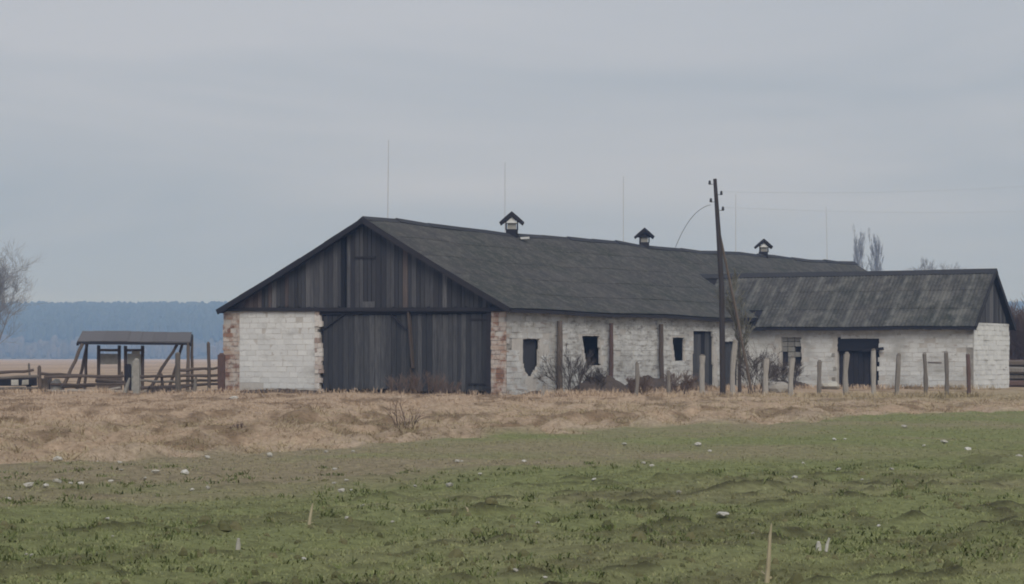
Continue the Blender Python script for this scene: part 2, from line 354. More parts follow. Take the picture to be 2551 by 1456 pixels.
# ------------------------------------------------------------------ the barn
BW = -front(557, 900)[0]                               # width of the gable
apex = front(905, 548, -.45); UA = apex[0]; ZA = apex[2] + .05
BL = 59.6; S_AX = 26.0
barn = thing('barn', 'long white-walled barn with dark plank gable and big double gate', 'barn', C0, -ANG)
ZE = 3.66; UE = .42                                     # eave line of the right slope
def sag(v): return -.10 * math.sin(math.pi * min(max(v / BL, 0), 1)) + .05 * math.sin(v * .31 + 1) + .03 * math.sin(v * .83) + .004 * v
def esag(v): return .03 * math.sin(v * .5 + .5) - .0015 * v

def in_poly(x, y, poly):
    c = False; n = len(poly)
    for i in range(n):
        x1, y1 = poly[i]; x2, y2 = poly[i - 1]
        if (y1 > y) != (y2 > y) and x < (x2 - x1) * (y - y1) / (y2 - y1) + x1: c = not c
    return c
def raster_wall(name, a0, a1, z1, holes, frame, thick, mat, parent, cell=.125, z0=-.3):
    """wall with openings; frame(a, depth, z) -> local point, depth 0 at the outer face"""
    na = max(1, round((a1 - a0) / cell)); nz_ = max(1, round((z1 - z0) / cell)); da = (a1 - a0) / na; dz = (z1 - z0) / nz_
    solid = [[not any(in_poly(a0 + (i + .5) * da, z0 + (j + .5) * dz, h) for h in holes) for j in range(nz_)] for i in range(na)]
    vid = {}; V = []; Fc = []
    def vt(i, j, k):
        if (i, j, k) not in vid:
            ja = random.uniform(-.2, .2) * da if 0 < i < na else 0; jz = random.uniform(-.2, .2) * dz if 0 < j < nz_ else 0
            if k and (i, j, 0) in vid: ja = jz = 0; p = V[vid[(i, j, 0)]]
            vid[(i, j, k)] = len(V); V.append(frame(a0 + i * da + ja, thick * k, z0 + j * dz + jz))
        return vid[(i, j, k)]
    for i in range(na):
        for j in range(nz_):
            if not solid[i][j]: continue
            Fc.append((vt(i, j, 0), vt(i + 1, j, 0), vt(i + 1, j + 1, 0), vt(i, j + 1, 0)))
            Fc.append((vt(i, j, 1), vt(i, j + 1, 1), vt(i + 1, j + 1, 1), vt(i + 1, j, 1)))
            for (di, dj, e0, e1) in ((-1, 0, (i, j), (i, j + 1)), (1, 0, (i + 1, j + 1), (i + 1, j)), (0, -1, (i + 1, j), (i, j)), (0, 1, (i, j + 1), (i + 1, j + 1))):
                ii, jj = i + di, j + dj
                if not (0 <= ii < na and 0 <= jj < nz_) or not solid[ii][jj]:
                    Fc.append((vt(*e0, 0), vt(*e1, 0), vt(*e1, 1), vt(*e0, 1)))
    return obj(name, mesh(name, V, Fc, mat), parent)

def block_variants(name, mat, n=5, jit=.035):
    out = []
    for k in range(n):
        m = MB(); m.box(-.5, .5, -.5, .5, -.5, .5, jit); me = mesh(name, m.v, m.f, mat); out.append(me)
    return out
def lay_blocks(a0, a1, z0, z1, ch, ln, holes, frame, variants, parent, rotz, budget, rest_mat, name='block', deep=.10, skip=.02, order_far=None, proud=.022):
    """courses of blocks; frame(a, depth, z); the first `budget` are objects of their own, the others one joined part"""
    todo = []; z = z0; c = 0
    while z < z1 - .05:
        h = min(ch, z1 - z); a = a0 - (random.uniform(.2, .8) * ln if c % 2 else 0)
        while a < a1 - .03:
            l = ln * random.uniform(.75, 1.25); s = max(a, a0); e = min(a + l, a1)
            if e - s > .06:
                ca, cz = (s + e) / 2, z + h / 2
                bad = any(in_poly(ca, cz, hl) or in_poly(s + .05, cz, hl) or in_poly(e - .05, cz, hl) for hl in holes)
                if not bad and random.random() > skip: todo.append((s, e, z, h))
            a += l
        z += h; c += 1
    if order_far: todo.sort(key=order_far)
    rest = MB()
    for k, (s, e, z, h) in enumerate(todo):
        d = deep / 2 - proud * random.uniform(.2, 1.1); p = frame((s + e) / 2, d, z + h / 2)
        sc = (e - s - .016, deep, h - .016)
        if k < budget:
            obj(name, random.choice(variants), parent, p, (random.gauss(0, .012), random.gauss(0, .012), rotz + random.gauss(0, .012)), sc)
        else:
            R = Matrix.Rotation(rotz, 3, 'Z'); me = random.choice(variants); i = len(rest.v)
            for v in me.vertices: rest.v.append(tuple(R @ Vector((v.co.x * sc[0], v.co.y * sc[1], v.co.z * sc[2])) + Vector(p)))
            for f in me.polygons: rest.f.append(tuple(i + q for q in f.vertices))
    if rest.v:
        o = rest.build('far_' + name, rest_mat, parent); o['kind'] = 'stuff'
    return len(todo)

f_frame = lambda a, d, z: (a, d, z)                    # gable wall: a = u, depth = +v
s_frame = lambda a, d, z: (-d, a, z)                   # side wall:  a = v, depth = -u
# --- front wall left of the gate, with the brick corner piers
U1 = front(597, 900)[0]; U2 = front(801, 900)[0]; U3 = front(1213, 900)[0]; UP = front(1224, 900)[0]
ZT = 3.72
def px_front(poly): return [(front(x, y)[0], front(x, y)[2]) for x, y in poly]
def px_side(poly): return [(side(x, y)[1], side(x, y)[2]) for x, y in poly]
fw = raster_wall('front_wall', -BW, U2 - .12, ZT, [px_front([(789, 822), (810, 822), (810, 834), (784, 833)]), px_front([(792, 930), (810, 930), (810, 944), (794, 943)])], f_frame, .4, M['mortar'], barn)
white_v = block_variants('block', M['white_front']); side_v = block_variants('block', M['white_side']); brick_v = block_variants('brick', M['brick'], 4, .05)
tooth = [px_front([(802 - random.choice([0, 0, 3, 5]), y), (806, y), (806, y + 9), (802, y + 9)]) for y in range(785, 975, 14)]
broken = [px_front([(597, 966), (612, 958), (640, 966), (650, 960), (668, 964), (690, 974), (800, 976), (800, 1000), (590, 1000)]), px_front([(745, 796), (757, 796), (757, 802), (745, 802)])]
UQ = front(785, 900)[0]
lay_blocks(U1, UQ, -.05, ZT, .245, .50, broken, f_frame, white_v, fw, 0, 140, M['white_front'], skip=.006, proud=.012)
quoin_v = block_variants('quoin', M['quoin'], 4, .07)
z = -.05; k = 0
while z < ZT - .1:
    hh = random.uniform(.15, .26); e = U2 + random.choice([-.10, -.04, .0, .05, .09]); sp = UQ + (e - UQ) * random.uniform(.3, .6)
    if not 2.72 < z + hh / 2 < 2.92 and not .62 < z + hh / 2 < .80:
        for (a, b_) in ((UQ + .01, sp), (sp + .01, e)): obj('quoin', random.choice(quoin_v), fw, ((a + b_) / 2, .05 - random.uniform(0, .03), z + hh / 2), (0, random.gauss(0, .03), random.gauss(0, .03)), (b_ - a, .16, hh - .012))
    z += hh; k += 1
lay_blocks(-BW, U1 - .01, -.1, ZT - .12, .20, .38, [], f_frame, brick_v, fw, 0, 60, M['brick'], name='brick', deep=.16, proud=.05, skip=.04)
# --- right pier beside the gate
rp = raster_wall('gate_pier', UP, -.0, ZT, [], f_frame, .45, M['mortar'], barn)
lay_blocks(UP, -.002, -.1, ZT - .15, .20, .33, [], f_frame, brick_v, rp, 0, 60, M['brick'], name='brick', deep=.16, proud=.05, skip=.05)
# --- long side wall with its openings
side_holes_px = [
    [(1303, 845), (1345, 846), (1341, 915), (1331, 928), (1327, 940), (1318, 940), (1308, 928), (1303, 900)],
    [(1450, 839), (1493, 839), (1497, 909), (1462, 911), (1456, 880)],
    [(1675, 841), (1704, 841), (1705, 900), (1682, 900)],
    [(1728, 826), (1776, 826), (1780, 985), (1724, 985)],
    [(1803, 850), (1838, 850), (1840, 985), (1803, 985)]]
side_holes = [px_side(p) for p in side_holes_px]
sw = raster_wall('side_wall', .0, S_AX + 6.2, ZT, side_holes, s_frame, .10, M['mortar'], barn, cell=.09)
more = [px_side(p) for p in ([(1352, 835), (1366, 835), (1366, 845), (1352, 845)], [(1353, 858), (1362, 858), (1362, 884), (1353, 884)], [(1275, 850), (1284, 850), (1284, 876), (1275, 876)],
        [(1316, 940), (1331, 940), (1330, 968), (1318, 968)], [(1398, 780), (1410, 780), (1410, 800), (1398, 800)])]
lay_blocks(.0, S_AX, -.05, ZT, .245, .52, side_holes + more, s_frame, side_v, sw, -math.pi / 2, 110, M['white_side'], skip=.03, order_far=lambda b: b[0], proud=.03)
# remaining walls that close the building
m = MB(); m.box(-BW, -BW + .4, .4, BL, -.3, ZT); m.build('back_wall', M['mortar'], barn)
m = MB(); m.box(-BW + .4, -.4, BL - .4, BL, -.3, ZT); m.build('end_wall', M['mortar'], barn)
m = MB(); m.box(-.4, 0, S_AX + 6.2, BL, -.3, ZT); m.build('rear_side_wall', M['white_side'], barn)
# doors standing back in the two doorways of the side wall
for k, hp in enumerate((3, 4)):
    h = side_holes[hp]; a0 = min(p[0] for p in h) - .1; a1 = max(p[0] for p in h) + .1; top = max(p[1] for p in h)
    d = MB(); d.box(-.20, -.17, a0, a1, -.2, top + .1); dr = d.build('door', M['dark_wood'], barn)
    n = 6
    for q in range(n):
        if k == 0 and q == 3: continue
        b = MB(); w = (a1 - a0) / n; b.box(-.17, -.15 + random.uniform(0, .02), a0 + q * w + .012, a0 + (q + 1) * w - .012, -.1, top - random.uniform(.0, .18)); b.build('plank', M['gate'], dr)
# panel added in the first window opening, standing in for its dark inside
h = side_holes[0]; a0 = min(p[0] for p in h) - .05; a1 = max(p[0] for p in h) + .05
m = MB(); m.box(-.24, -.21, a0, a1, min(p[1] for p in h) - .1, max(p[1] for p in h) + .05); m.build('window_dark_panel', M['board'], barn)
# timber props under the eave
for (x, y0, y1, w, mt) in ((1395, 800, 968, 14, 'brown_wood'), (1524, 806, 945, 11, 'rust_wood'), (1648, 808, 962, 12, 'brown_wood')):
    u, v, z = side(x, y0, .28); w_ = w * .018; m = MB(); pts, rr = log_pts((.28 + random.uniform(-.03, .03), v, -.2), (.24, v + random.uniform(-.05, .05), z), w_ / 2 * 1.08, w_ / 2, 5, .012)
    m.tube(pts, rr, 8); m.build('eave_prop', M[mt], barn)

# --- gable: dark backing, boards cut to the rake, frame members
zb0, zb1 = 3.60, 3.74                                     # underside at the right and at the left corner
def zbase(u): return zb0 + (zb1 - zb0) * (-u / BW)
RS = (ZA - ZE) / (UE - UA)                                # right roof slope
ZEL = ZE + .12; UEL = front(541, 773, -.47)[0]; LS = (ZA - ZEL) / (UA - UEL)
def zroof(u): return ZA - RS * (u - UA) if u > UA else ZA - LS * (UA - u)
m = MB(); m.v = [(-BW, .06, zbase(-BW)), (0, .06, zbase(0)), (0, .06, zroof(0) - .12), (UA, .06, ZA - .14), (-BW, .06, zroof(-BW) - .12)]; m.f = [(0, 1, 2, 3, 4)]
m.v += [(x, .2, z) for x, y, z in m.v]; m.f += [(9, 8, 7, 6, 5)] + [(k, (k + 1) % 5 + 0, (k + 1) % 5 + 5, k + 5) for k in range(5)]
gable = m.build('gable', M['dark_wood'], barn)
u = -BW + .05
while u < -.05:
    w = random.uniform(.17, .27); e = min(u + w, -.03)
    y0 = -.03 - random.uniform(0, .03); dark = random.random() < .06
    zs = [zroof(x) - .17 for x in (u + .012, e - .012)]; zl = [zbase(x) + .10 + (random.uniform(.0, .08) if random.random() < .2 else 0) for x in (u, e)]
    post = front(853, 700)[0] < (u + e) / 2 < front(861, 700)[0]
    if not post:
        if zs[0] - zl[0] > .05 and zs[1] - zl[1] > .03:
            a, b_ = u + .012, e - .012; ap = []
            if a < UA < b_: ap = [(UA, y0, ZA - .17)]
            fr = [(a, y0, zl[0]), (b_, y0, zl[1]), (b_, y0, zs[1])] + ap + [(a, y0, zs[0])]; k = len(fr); bk = [(x, y0 + .05, z) for x, y, z in fr]
            fc = [tuple(range(k)), tuple(range(2 * k - 1, k - 1, -1))] + [(i, i + k, (i + 1) % k + k, (i + 1) % k) for i in range(k)]
            frac = (u + BW) / BW
            mt = M['board_brown'] if random.random() < (.85 - 3.2 * frac if frac < .26 else .02) else M['board']
            obj('board', mesh('board', fr + bk, fc, mt), gable)
    u = e
m = MB(); c = front(857, 700)[0]; m.box(c - .08, c + .08, -.11, .04, zbase(c), zroof(c) - .2, .01); m.build('gable_post', M['black_wood'], gable)
m = MB(); m.beam((-BW - .15, -.08, zbase(-BW) + .02), (.1, -.08, zbase(0) + .02), .14, .17, jit=.012); m.build('tie_beam', M['dark_wood'], gable)
for (x0, x1, y, hh) in ((888, 939, 643, .10),):
    a, b_ = front(x0, y), front(x1, y); m = MB(); m.box(a[0], b_[0], -.11, -.05, a[2] - hh / 2, a[2] + hh / 2, .012); m.build('hatch_batten', M['dark_wood'], gable)
a, b_ = front(906, 752), front(936, 768); m = MB(); m.box(a[0], b_[0], -.10, -.065, b_[2], a[2], .01); m.build('patch_board', M['gate'], gable)

# --- gate: dark head, two leaves of planks
ug0, ug1 = U2 + .02, U3; um = front(1022, 880)[0]; zg_t = zbase(um) - .16
m = MB(); m.box(U3, UP, -.04, .3, -.1, zbase(0) - .02, .01); m.build('gate_post', M['dark_wood'], barn)
m = MB(); m.box(ug0 - .05, ug0 + .03, .1, .3, -.1, zg_t + .1, .01); m.build('gate_post', M['dark_wood'], barn)
for k, (a, b_) in enumerate(((ug0 + .04, um - .04), (um + .04, ug1 - .02))):
    m = MB(); zt = zg_t - .02
    for z in (.35, 1.8, zt - .2): m.box(a, b_, .13, .20, z - .08, z + .08, .01)
    leaf = m.build('gate_leaf', M['dark_wood'], barn)
    u = a
    while u < b_ - .05:
        w = random.uniform(.20, .30); e = min(u + w, b_); y0 = .07 + random.uniform(-.015, .015)
        if (b_ - e) < .08: e = b_
        m = MB(); m.box(u + .008, e - .010, y0, y0 + .045, .12 + random.choice([0, 0, 0, .06, .12]) * random.random() + (.05 if k == 0 else .0), zt + random.uniform(-.05, .02), .006)
        m.build('plank', M['gate'], leaf); u = e
    m = MB()
    if k == 0:
        p, q = front(805, 822, .02), front(862, 781, .02); m.beam((p[0], .03, p[2]), (q[0], .03, q[2]), .05, .12, up=(0, 1, 0)); m.build('brace', M['dark_wood'], leaf); m = MB()
        p, q = front(1012, 822, .02), front(974, 783, .02); m.beam((p[0], .03, p[2]), (q[0], .03, q[2]), .05, .12, up=(0, 1, 0)); m.build('brace', M['dark_wood'], leaf)
    else:
        for z in (.45, zt - .25): m = MB(); m.box(b_ - .9, b_ - .02, .02, .06, z - .035, z + .035, .008); m.build('hinge_strap', M['dark_wood'], leaf)
m = MB(); p, q = front(1019, 776), front(1029, 918); m.beam((p[0], .0, p[2]), (q[0], .0, q[2]), .10, .17, up=(0, 1, 0), jit=.01); m.build('gate_bar', M['brown_wood'], barn)
m = MB(); p, q = front(1023, 918), front(1027, 972); m.beam((p[0], .02, p[2]), (q[0], .02, q[2]), .06, .10, up=(0, 1, 0), jit=.01); m.build('gate_bar', M['brown_wood'], barn)
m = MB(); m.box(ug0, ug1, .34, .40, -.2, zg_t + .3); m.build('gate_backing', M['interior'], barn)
m = MB(); m.box(ug0 - .1, UP, -.02, .3, zg_t, zbase(um) + .02, .01); m.build('gate_lintel', M['dark_wood'], barn)

# --- roof: deck, corrugated sheets on the side in view, verge boards, ridge cap
vs = np.linspace(-.45, BL + .4, 66)
def slope_pt(v, t, right=True, lift=0.0):                  # t = 0 eave, 1 ridge
    za = ZA + sag(v); 
    if right: u0, z0_, u1 = UE, ZE + esag(v), UA
    else: u0, z0_, u1 = UEL, ZEL + esag(v + 9), UA
    dip = -.06 * math.sin(math.pi * t) * (1 + .8 * math.sin(v * .22))
    return Vector((u0 + (u1 - u0) * t, v, z0_ + (za - z0_) * t + dip + lift))
def deck(lift, thick):
    m = MB(); T = [0, .2, .4, .6, .8, 1.0]; rows = [(t, False) for t in T] + [(t, True) for t in T[::-1][1:]]
    top = [[slope_pt(v, t, r, lift) for t, r in rows] for v in vs]; n = len(rows); k = len(vs)
    for r in top: m.v += [tuple(p) for p in r]
    for r in top: m.v += [tuple(p - Vector((0, 0, thick))) for p in r]
    o = n * k
    for i in range(k - 1):
        for j in range(n - 1):
            a = i * n + j; m.f.append((a, a + 1, a + n + 1, a + n)); m.f.append((o + a, o + a + n, o + a + n + 1, o + a + 1))
    for j in range(n - 1):
        m.f.append((j, o + j, o + j + 1, j + 1)); a = (k - 1) * n + j; m.f.append((a, a + 1, o + a + 1, o + a))
    for i in range(k - 1):
        for j in (0, n - 1): a = i * n + j; m.f.append((a, a + n, o + a + n, o + a) if j == 0 else (a, o + a, o + a + n, a + n))
    return m
roof = deck(-.05, .10).build('roof', M['dark_wood'], barn)
def sheet_mesh(name, w, l, mat, ribs=6, amp=.028):
    m = MB(); n = ribs * 2
    for y, dz in ((0, 0), (l, 0)):
        for i in range(n + 1): m.v.append((w * i / n, y, (amp if i % 2 else 0) + dz))
    for i in range(n + 1): m.v.append((w * i / n, 0, (amp if i % 2 else 0) - .012))
    for i in range(n): m.f.append((i, i + 1, n + 2 + i, n + 1 + i)); m.f.append((2 * n + 2 + i, 2 * n + 3 + i, i + 1, i))
    return mesh(name, m.v, m.f, mat)
def rot_from(xa, ya):
    xa = xa.normalized(); za = xa.cross(ya).normalized(); ya = za.cross(xa)
    return Matrix((xa, ya, za)).transposed().to_euler()
nc, nr = 49, 5
sm = sheet_mesh('roof_sheet', (BL + .9) / nc + .03, 1.0, M['roof'])
far_m = MB()
for i in range(nc):
    v0 = -.47 + (BL + .94) * i / nc; v1 = -.47 + (BL + .94) * (i + 1) / nc
    for j in range(nr):
        t0, t1 = j / nr - .006, (j + 1) / nr
        a = slope_pt(v0, t0, True, .008 + random.uniform(0, .006)); b_ = slope_pt(v1, t0, True, .008); c = slope_pt(v0, t1, True, -.005)
        # x along +v, y up the slope : normal = x cross y must point up -> mirror by walking v backwards
        a2 = slope_pt(v1, t0, True, .008 + random.uniform(0, .008)); c2 = slope_pt(v1, t1, True, .0)
        e = rot_from(a2 * 0 + (b_ - a), c - a)
        if (b_ - a).cross(c - a).z > 0: obj('roof_sheet', sm, roof, a, e, (1, (c - a).length, 1))
        else: obj('roof_sheet', sm, roof, a2, rot_from(a - b_, c2 - a2), (1, (c2 - a2).length, 1))
m = MB()
for i in range(nc):                                        # the far slope, not in view, one joined layer
    v0 = -.47 + (BL + .94) * i / nc; v1 = -.47 + (BL + .94) * (i + 1) / nc
    for j in range(nr):
        p = [slope_pt(v, t, False, .02 + .01 * ((i + j) % 2)) for v, t in ((v0, j / nr - .01), (v1, j / nr - .01), (v1, (j + 1) / nr), (v0, (j + 1) / nr))]; m.quad(p[3], p[2], p[1], p[0])
o = m.build('far_roof_sheet', M['roof'], roof); o['kind'] = 'stuff'
for r in (True, False):                                    # verge boards on the gable edge
    m = MB(); n = 12
    for k in range(n):
        a = slope_pt(-.49, k / n, r, -.10); b_ = slope_pt(-.49, (k + 1) / n, r, -.10); m.beam(a, b_, .06, .24 + random.uniform(-.02, .02), up=(0, 1, 0) if False else (0, 0, 1))
    m.build('verge_board', M['dark_wood'], roof)
m = MB(); k = 0; n = 22
for k in range(n):                                         # ridge cap pieces
    v0 = -.5 + (BL + 1) * k / n; v1 = -.5 + (BL + 1) * (k + 1) / n + .06
    m = MB(); z0_, z1_ = ZA + sag(v0) + random.uniform(.03, .08), ZA + sag(v1) + random.uniform(.02, .06)
    for (v, z) in ((v0, z0_), (v1, z1_)): m.v += [(UA - .26, v, z - .15), (UA, v, z + .03), (UA + .26, v, z - .15), (UA + .24, v, z - .20), (UA - .24, v, z - .20)]
    m.f += [(i, i + 5, (i + 1) % 5 + 5, (i + 1) % 5) for i in range(5)] + [(0, 1, 2, 3, 4), (9, 8, 7, 6, 5)]
    m.build('ridge_cap', M['ridge'], roof)
m = MB(); n = 30
for k in range(n):                                         # eave board in view
    a = slope_pt(-.4 + S_AX * k / n, 0, True, -.13); b_ = slope_pt(-.4 + S_AX * (k + 1) / n, 0, True, -.13); m.beam(a, b_, .05, .16 + random.uniform(-.03, .03))
m.build('eave_board', M['dark_wood'], roof)

# --- ventilation shafts on the ridge
def ridge_v(x):                                            # v on the ridge for a picture column
    p = on_plane(x, 600, C0 + AU * UA, AU); return loc_uv(p)[1]
for (x, sc_, kind) in ((1275, .95, 0), (1605, .86, 1), (1902, .86, 2)):
    v = ridge_v(x); z = ZA + sag(v) - .1; s = sc_
    m = MB(); m.box(-.30 * s, .30 * s, -.30 * s, .30 * s, -.25, .38 * s, .015)
    vent = m.build('roof_vent', M['dark_wood'], barn, (UA, v, z), (0, 0, .5))
    m = MB(); m.box(-.22 * s, .22 * s, -.22 * s, .22 * s, .38 * s, .84 * s, .01); m.build('shaft', M['concrete'], vent)
    for q in (-1, 1):
        m = MB(); m.box(q * .29 * s - .035, q * .29 * s + .035, -.30 * s, -.24 * s, .34 * s, .86 * s, .008); m.build('corner_post', M['dark_wood'], vent)
        m = MB(); m.beam((0, -.42 * s, 1.20 * s), (q * .55 * s, -.42 * s, .72 * s), .05, .16 * s, up=(0, 1, 0)); m.v = []; m.f = []
        pr = [(0, 1.30 * s), (q * .30 * s, 1.05 * s), (q * .64 * s, .74 * s), (q * .56 * s, .60 * s), (q * .2 * s, .88 * s), (0, 1.02 * s)]
        for y in (-.46 * s, .46 * s): m.v += [(a, y, b_) for a, b_ in pr]
        m.f = [tuple(range(6)), tuple(range(11, 5, -1))] + [(i, i + 6, (i + 1) % 6 + 6, (i + 1) % 6) for i in range(6)]
        m.build('cap_slope', M['dark_wood'], vent)
    m = MB(); g = .30 if kind != 1 else .44; m.v = [(-g * s, -.36 * s, .70 * s), (g * s, -.36 * s, .70 * s), (0, -.36 * s, 1.02 * s), (-g * s, .36 * s, .70 * s), (g * s, .36 * s, .70 * s), (0, .36 * s, 1.02 * s)]
    m.f = [(0, 1, 2), (5, 4, 3), (0, 3, 4, 1), (1, 4, 5, 2), (2, 5, 3, 0)]
    m.build('cap_gable', M['white_front'] if kind != 1 else M['dark_wood'], vent)
    if kind == 0:
        m = MB(); m.box(.42, .85, -.45, -.1, -.12, -.02, .02); m.build('flashing', M['white_front'], vent)

# ------------------------------------------------------------------ the annex
AXO = C0 + AV * S_AX
annex = thing('barn_annex', 'lower whitewashed annex with streaked grey roof and wide dark doorway', 'barn annex', AXO, -ANG)
def afr(x, y): p = on_plane(x, y, AXO, AV); d = p - AXO; return (d.dot(AU), d.z)
AL = afr(2425, 900)[0]
AD = 6.0; AZ = 3.22
ad = on_plane(2513, 900, AXO + AU * AL, AU) - AXO; AD = ad.dot(AV)
AR = (on_plane(2483, 674, AXO + AV * (AD / 2), AV) - AXO).z
px_a = lambda poly: [afr(x, y) for x, y in poly]
a_holes = [px_a([(2083, 842), (2187, 842), (2187, 985), (2083, 985)]), px_a([(1943, 838), (1995, 838), (1995, 916), (1943, 916)])]
a_more = [px_a([(2412, 812), (2422, 812), (2422, 830), (2412, 830)]), px_a([(2410, 872), (2424, 870), (2424, 960), (2410, 960)]), px_a([(2370, 953), (2424, 952), (2424, 985), (2370, 985)]), px_a([(2310, 806), (2325, 806), (2325, 813), (2310, 813)])]
aw = raster_wall('front_wall', 0, AL, AZ + .1, a_holes, f_frame, .38, M['mortar'], annex, cell=.14)
an_v = block_variants('block', M['white_annex'])
lay_blocks(.02, AL - .01, -.05, AZ + .1, .235, .52, a_holes + a_more, f_frame, an_v, aw, 0, 160, M['white_annex'], skip=.012, order_far=lambda b: -b[0], proud=.015)
e_frame = lambda a, d, z: (AL - d, a, z)
ew = raster_wall('end_wall', .0, AD, AZ + .1, [], e_frame, .38, M['mortar'], annex, cell=.2)
lay_blocks(.01, AD - .01, -.05, AZ + .1, .25, .55, [], e_frame, white_v, ew, -math.pi / 2, 170, M['white_front'], skip=.0, proud=.05)
m = MB(); m.box(0, AL - .38, AD - .38, AD, -.3, AZ + .1); m.build('back_wall', M['white_annex'], annex)
# infill of the bricked-up window
(wa, wz0), (wb, wz1) = afr(1943, 916), afr(1995, 838)
m = MB(); m.box(wa - .05, wb + .05, .24, .30, wz0 - .05, wz1 + .05); wi = m.build('window_infill', M['dark_wood'], annex)
gv = block_variants('brick', M['concrete'], 3)
for i in range(3):
    for j in range(6):
        if (i, j) in ((0, 1), (0, 2), (2, 1), (2, 3), (0, 0), (2, 0)): continue
        w = (wb - wa) / 3; h = (wz1 - wz0) / 6
        obj('brick', random.choice(gv), wi, (wa + (i + .5) * w, .18 + random.uniform(0, .03), wz0 + (j + .5) * h), (0, 0, random.gauss(0, .03)), (w * .93, .14, h * .9))
# doorway : dark door of planks with a heavy head board and a projecting beam
(da, dz1), (db, _) = afr(2083, 842), afr(2187, 842)
m = MB(); m.box(da - .1, db + .1, .30, .34, -.2, dz1 + .1); dr = m.build('door', M['dark_wood'], annex)
n = 8
for q in range(n):
    w = (db - da) / n; m = MB(); m.box(da + q * w + .012, da + (q + 1) * w - .012, .25 + random.uniform(0, .02), .295, -.05, dz1 - .72 - random.uniform(0, .05)); m.build('plank', M['dark_wood'], dr)
m = MB(); m.box(da - .02, db + .02, .05, .20, dz1 - .68, dz1 + .02, .01); m.build('door_head', M['dark_wood'], annex)
p, q = afr(2150, 874), afr(2204, 869); m = MB(); m.beam((p[0], -.05, p[1]), (q[0], -.25, q[1]), .14, .15); m.build('projecting_beam', M['dark_wood'], annex)
p, q = afr(2312, 903), afr(2346, 904); m = MB(); m.beam((p[0], -.03, p[1]), (q[0], -.03, q[1]), .04, .03); m.build('wall_rail', M['rust_wood'], annex)
for (x, y) in ((2080, 920), (2078, 945), (2076, 885)):
    p = afr(x, y); m = MB(); m.box(p[0] - .1, p[0] + .08, -.03, .02, p[1] - .08, p[1] + .1, .02); m.build('wall_iron', M['concrete'], annex)
# annex gable end (dark boards) and roof
m = MB(); m.v = [(AL - .06, -.0, AZ + .08), (AL - .06, AD, AZ + .08), (AL - .06, AD / 2, AR - .12)] + [(AL - .2, -.0, AZ + .08), (AL - .2, AD, AZ + .08), (AL - .2, AD / 2, AR - .12)]
m.f = [(0, 1, 2), (5, 4, 3), (0, 3, 4, 1), (1, 4, 5, 2), (2, 5, 3, 0)]; ag = m.build('gable', M['dark_wood'], annex)
aroof = lambda y: AR - .16 - (AR - AZ) * abs(y - AD / 2) / (AD / 2)
n = 20
for q in range(n):
    y0, y1 = AD * q / n + .012, AD * (q + 1) / n - .012; x = AL + .0 + random.uniform(-.015, .02)
    if min(aroof(y0), aroof(y1)) - AZ < .15: continue
    v = [(x, y0, AZ + .1), (x, y1, AZ + .1), (x, y1, aroof(y1)), (x, y0, aroof(y0))]; v += [(a - .04, b_, c) for a, b_, c in v]
    obj('board', mesh('board', v, [(0, 1, 2, 3), (7, 6, 5, 4)] + [(i, i + 4, (i + 1) % 4 + 4, (i + 1) % 4) for i in range(4)], M['board']), ag)
OV = .45
def a_pt(u, t, frontside=True, lift=0.0):
    z0_ = AZ - .06 + .02 * math.sin(u * .9); y0_ = -OV if frontside else AD + OV
    return Vector((u, y0_ + (AD / 2 - y0_) * t, z0_ + (AR - z0_) * t + lift - .05 * math.sin(math.pi * t)))
u0r, u1r = -5.4, AL + .22
m = MB(); us = np.linspace(u0r, u1r, 24); T = [(0, 1), (.5, 1), (1, 1), (.5, 0), (0, 0)]; nn = len(T)
def clip_u(t): return max(u0r, UE - .05 + (UA - UE) * max(0, min(1, (a_pt(0, t).z - ZE) / (ZA - ZE))) - .35)
rows = [[a_pt(clip_u(t) + (u1r - clip_u(t)) * k / 23, t, bool(fr), -.04) for t, fr in T] for k in range(24)]
for r in rows: m.v += [tuple(p) for p in r]
for r in rows: m.v += [tuple(p - Vector((0, 0, .10))) for p in r]
o_ = nn * 24
for i in range(23):
    for j in range(nn - 1): a = i * nn + j; m.f.append((a, a + nn, a + nn + 1, a + 1)); m.f.append((o_ + a, o_ + a + 1, o_ + a + nn + 1, o_ + a + nn))
    for j in (0, nn - 1): a = i * nn + j; m.f.append((a, o_ + a, o_ + a + nn, a + nn))
for i in (0, 23):
    for j in range(nn - 1): a = i * nn + j; m.f.append((a, a + 1, o_ + a + 1, o_ + a))
ar = m.build('roof', M['dark_wood'], annex)
ncol, nrow = 14, 3
for j in range(nrow):
    t0, t1 = j / nrow - .012, (j + 1) / nrow
    w = 1.18; u = u1r + .02 - w
    while u > clip_u((t0 + t1) / 2) - w * .3:
        a = a_pt(u, t0, True, .012 + random.uniform(0, .014)); b_ = a_pt(u + w, t0, True, .012 + random.uniform(0, .014)); c = a_pt(u, t1, True, -.004)
        key = 'ax%d' % j
        if key not in M: M[key] = sheet_mesh('roof_sheet', w + .04, 1.0, M['roof_annex'], 6)
        obj('roof_sheet', M[key], ar, a, rot_from(b_ - a, c - a), (1, (c - a).length, 1)); u -= w
m = MB(); p = [a_pt(-4, 0, False, .02), a_pt(u1r, 0, False, .02), a_pt(u1r, 1, False, .02), a_pt(-4, 1, False, .02)]; m.quad(p[1], p[0], p[3], p[2]); m.quad(*[q - Vector((0, 0, .03)) for q in (p[0], p[1], p[2], p[3])])
m.build('rear_roof_slope', M['roof_annex'], ar)
m = MB(); n = 10; ua = UA * .0 - 4.9
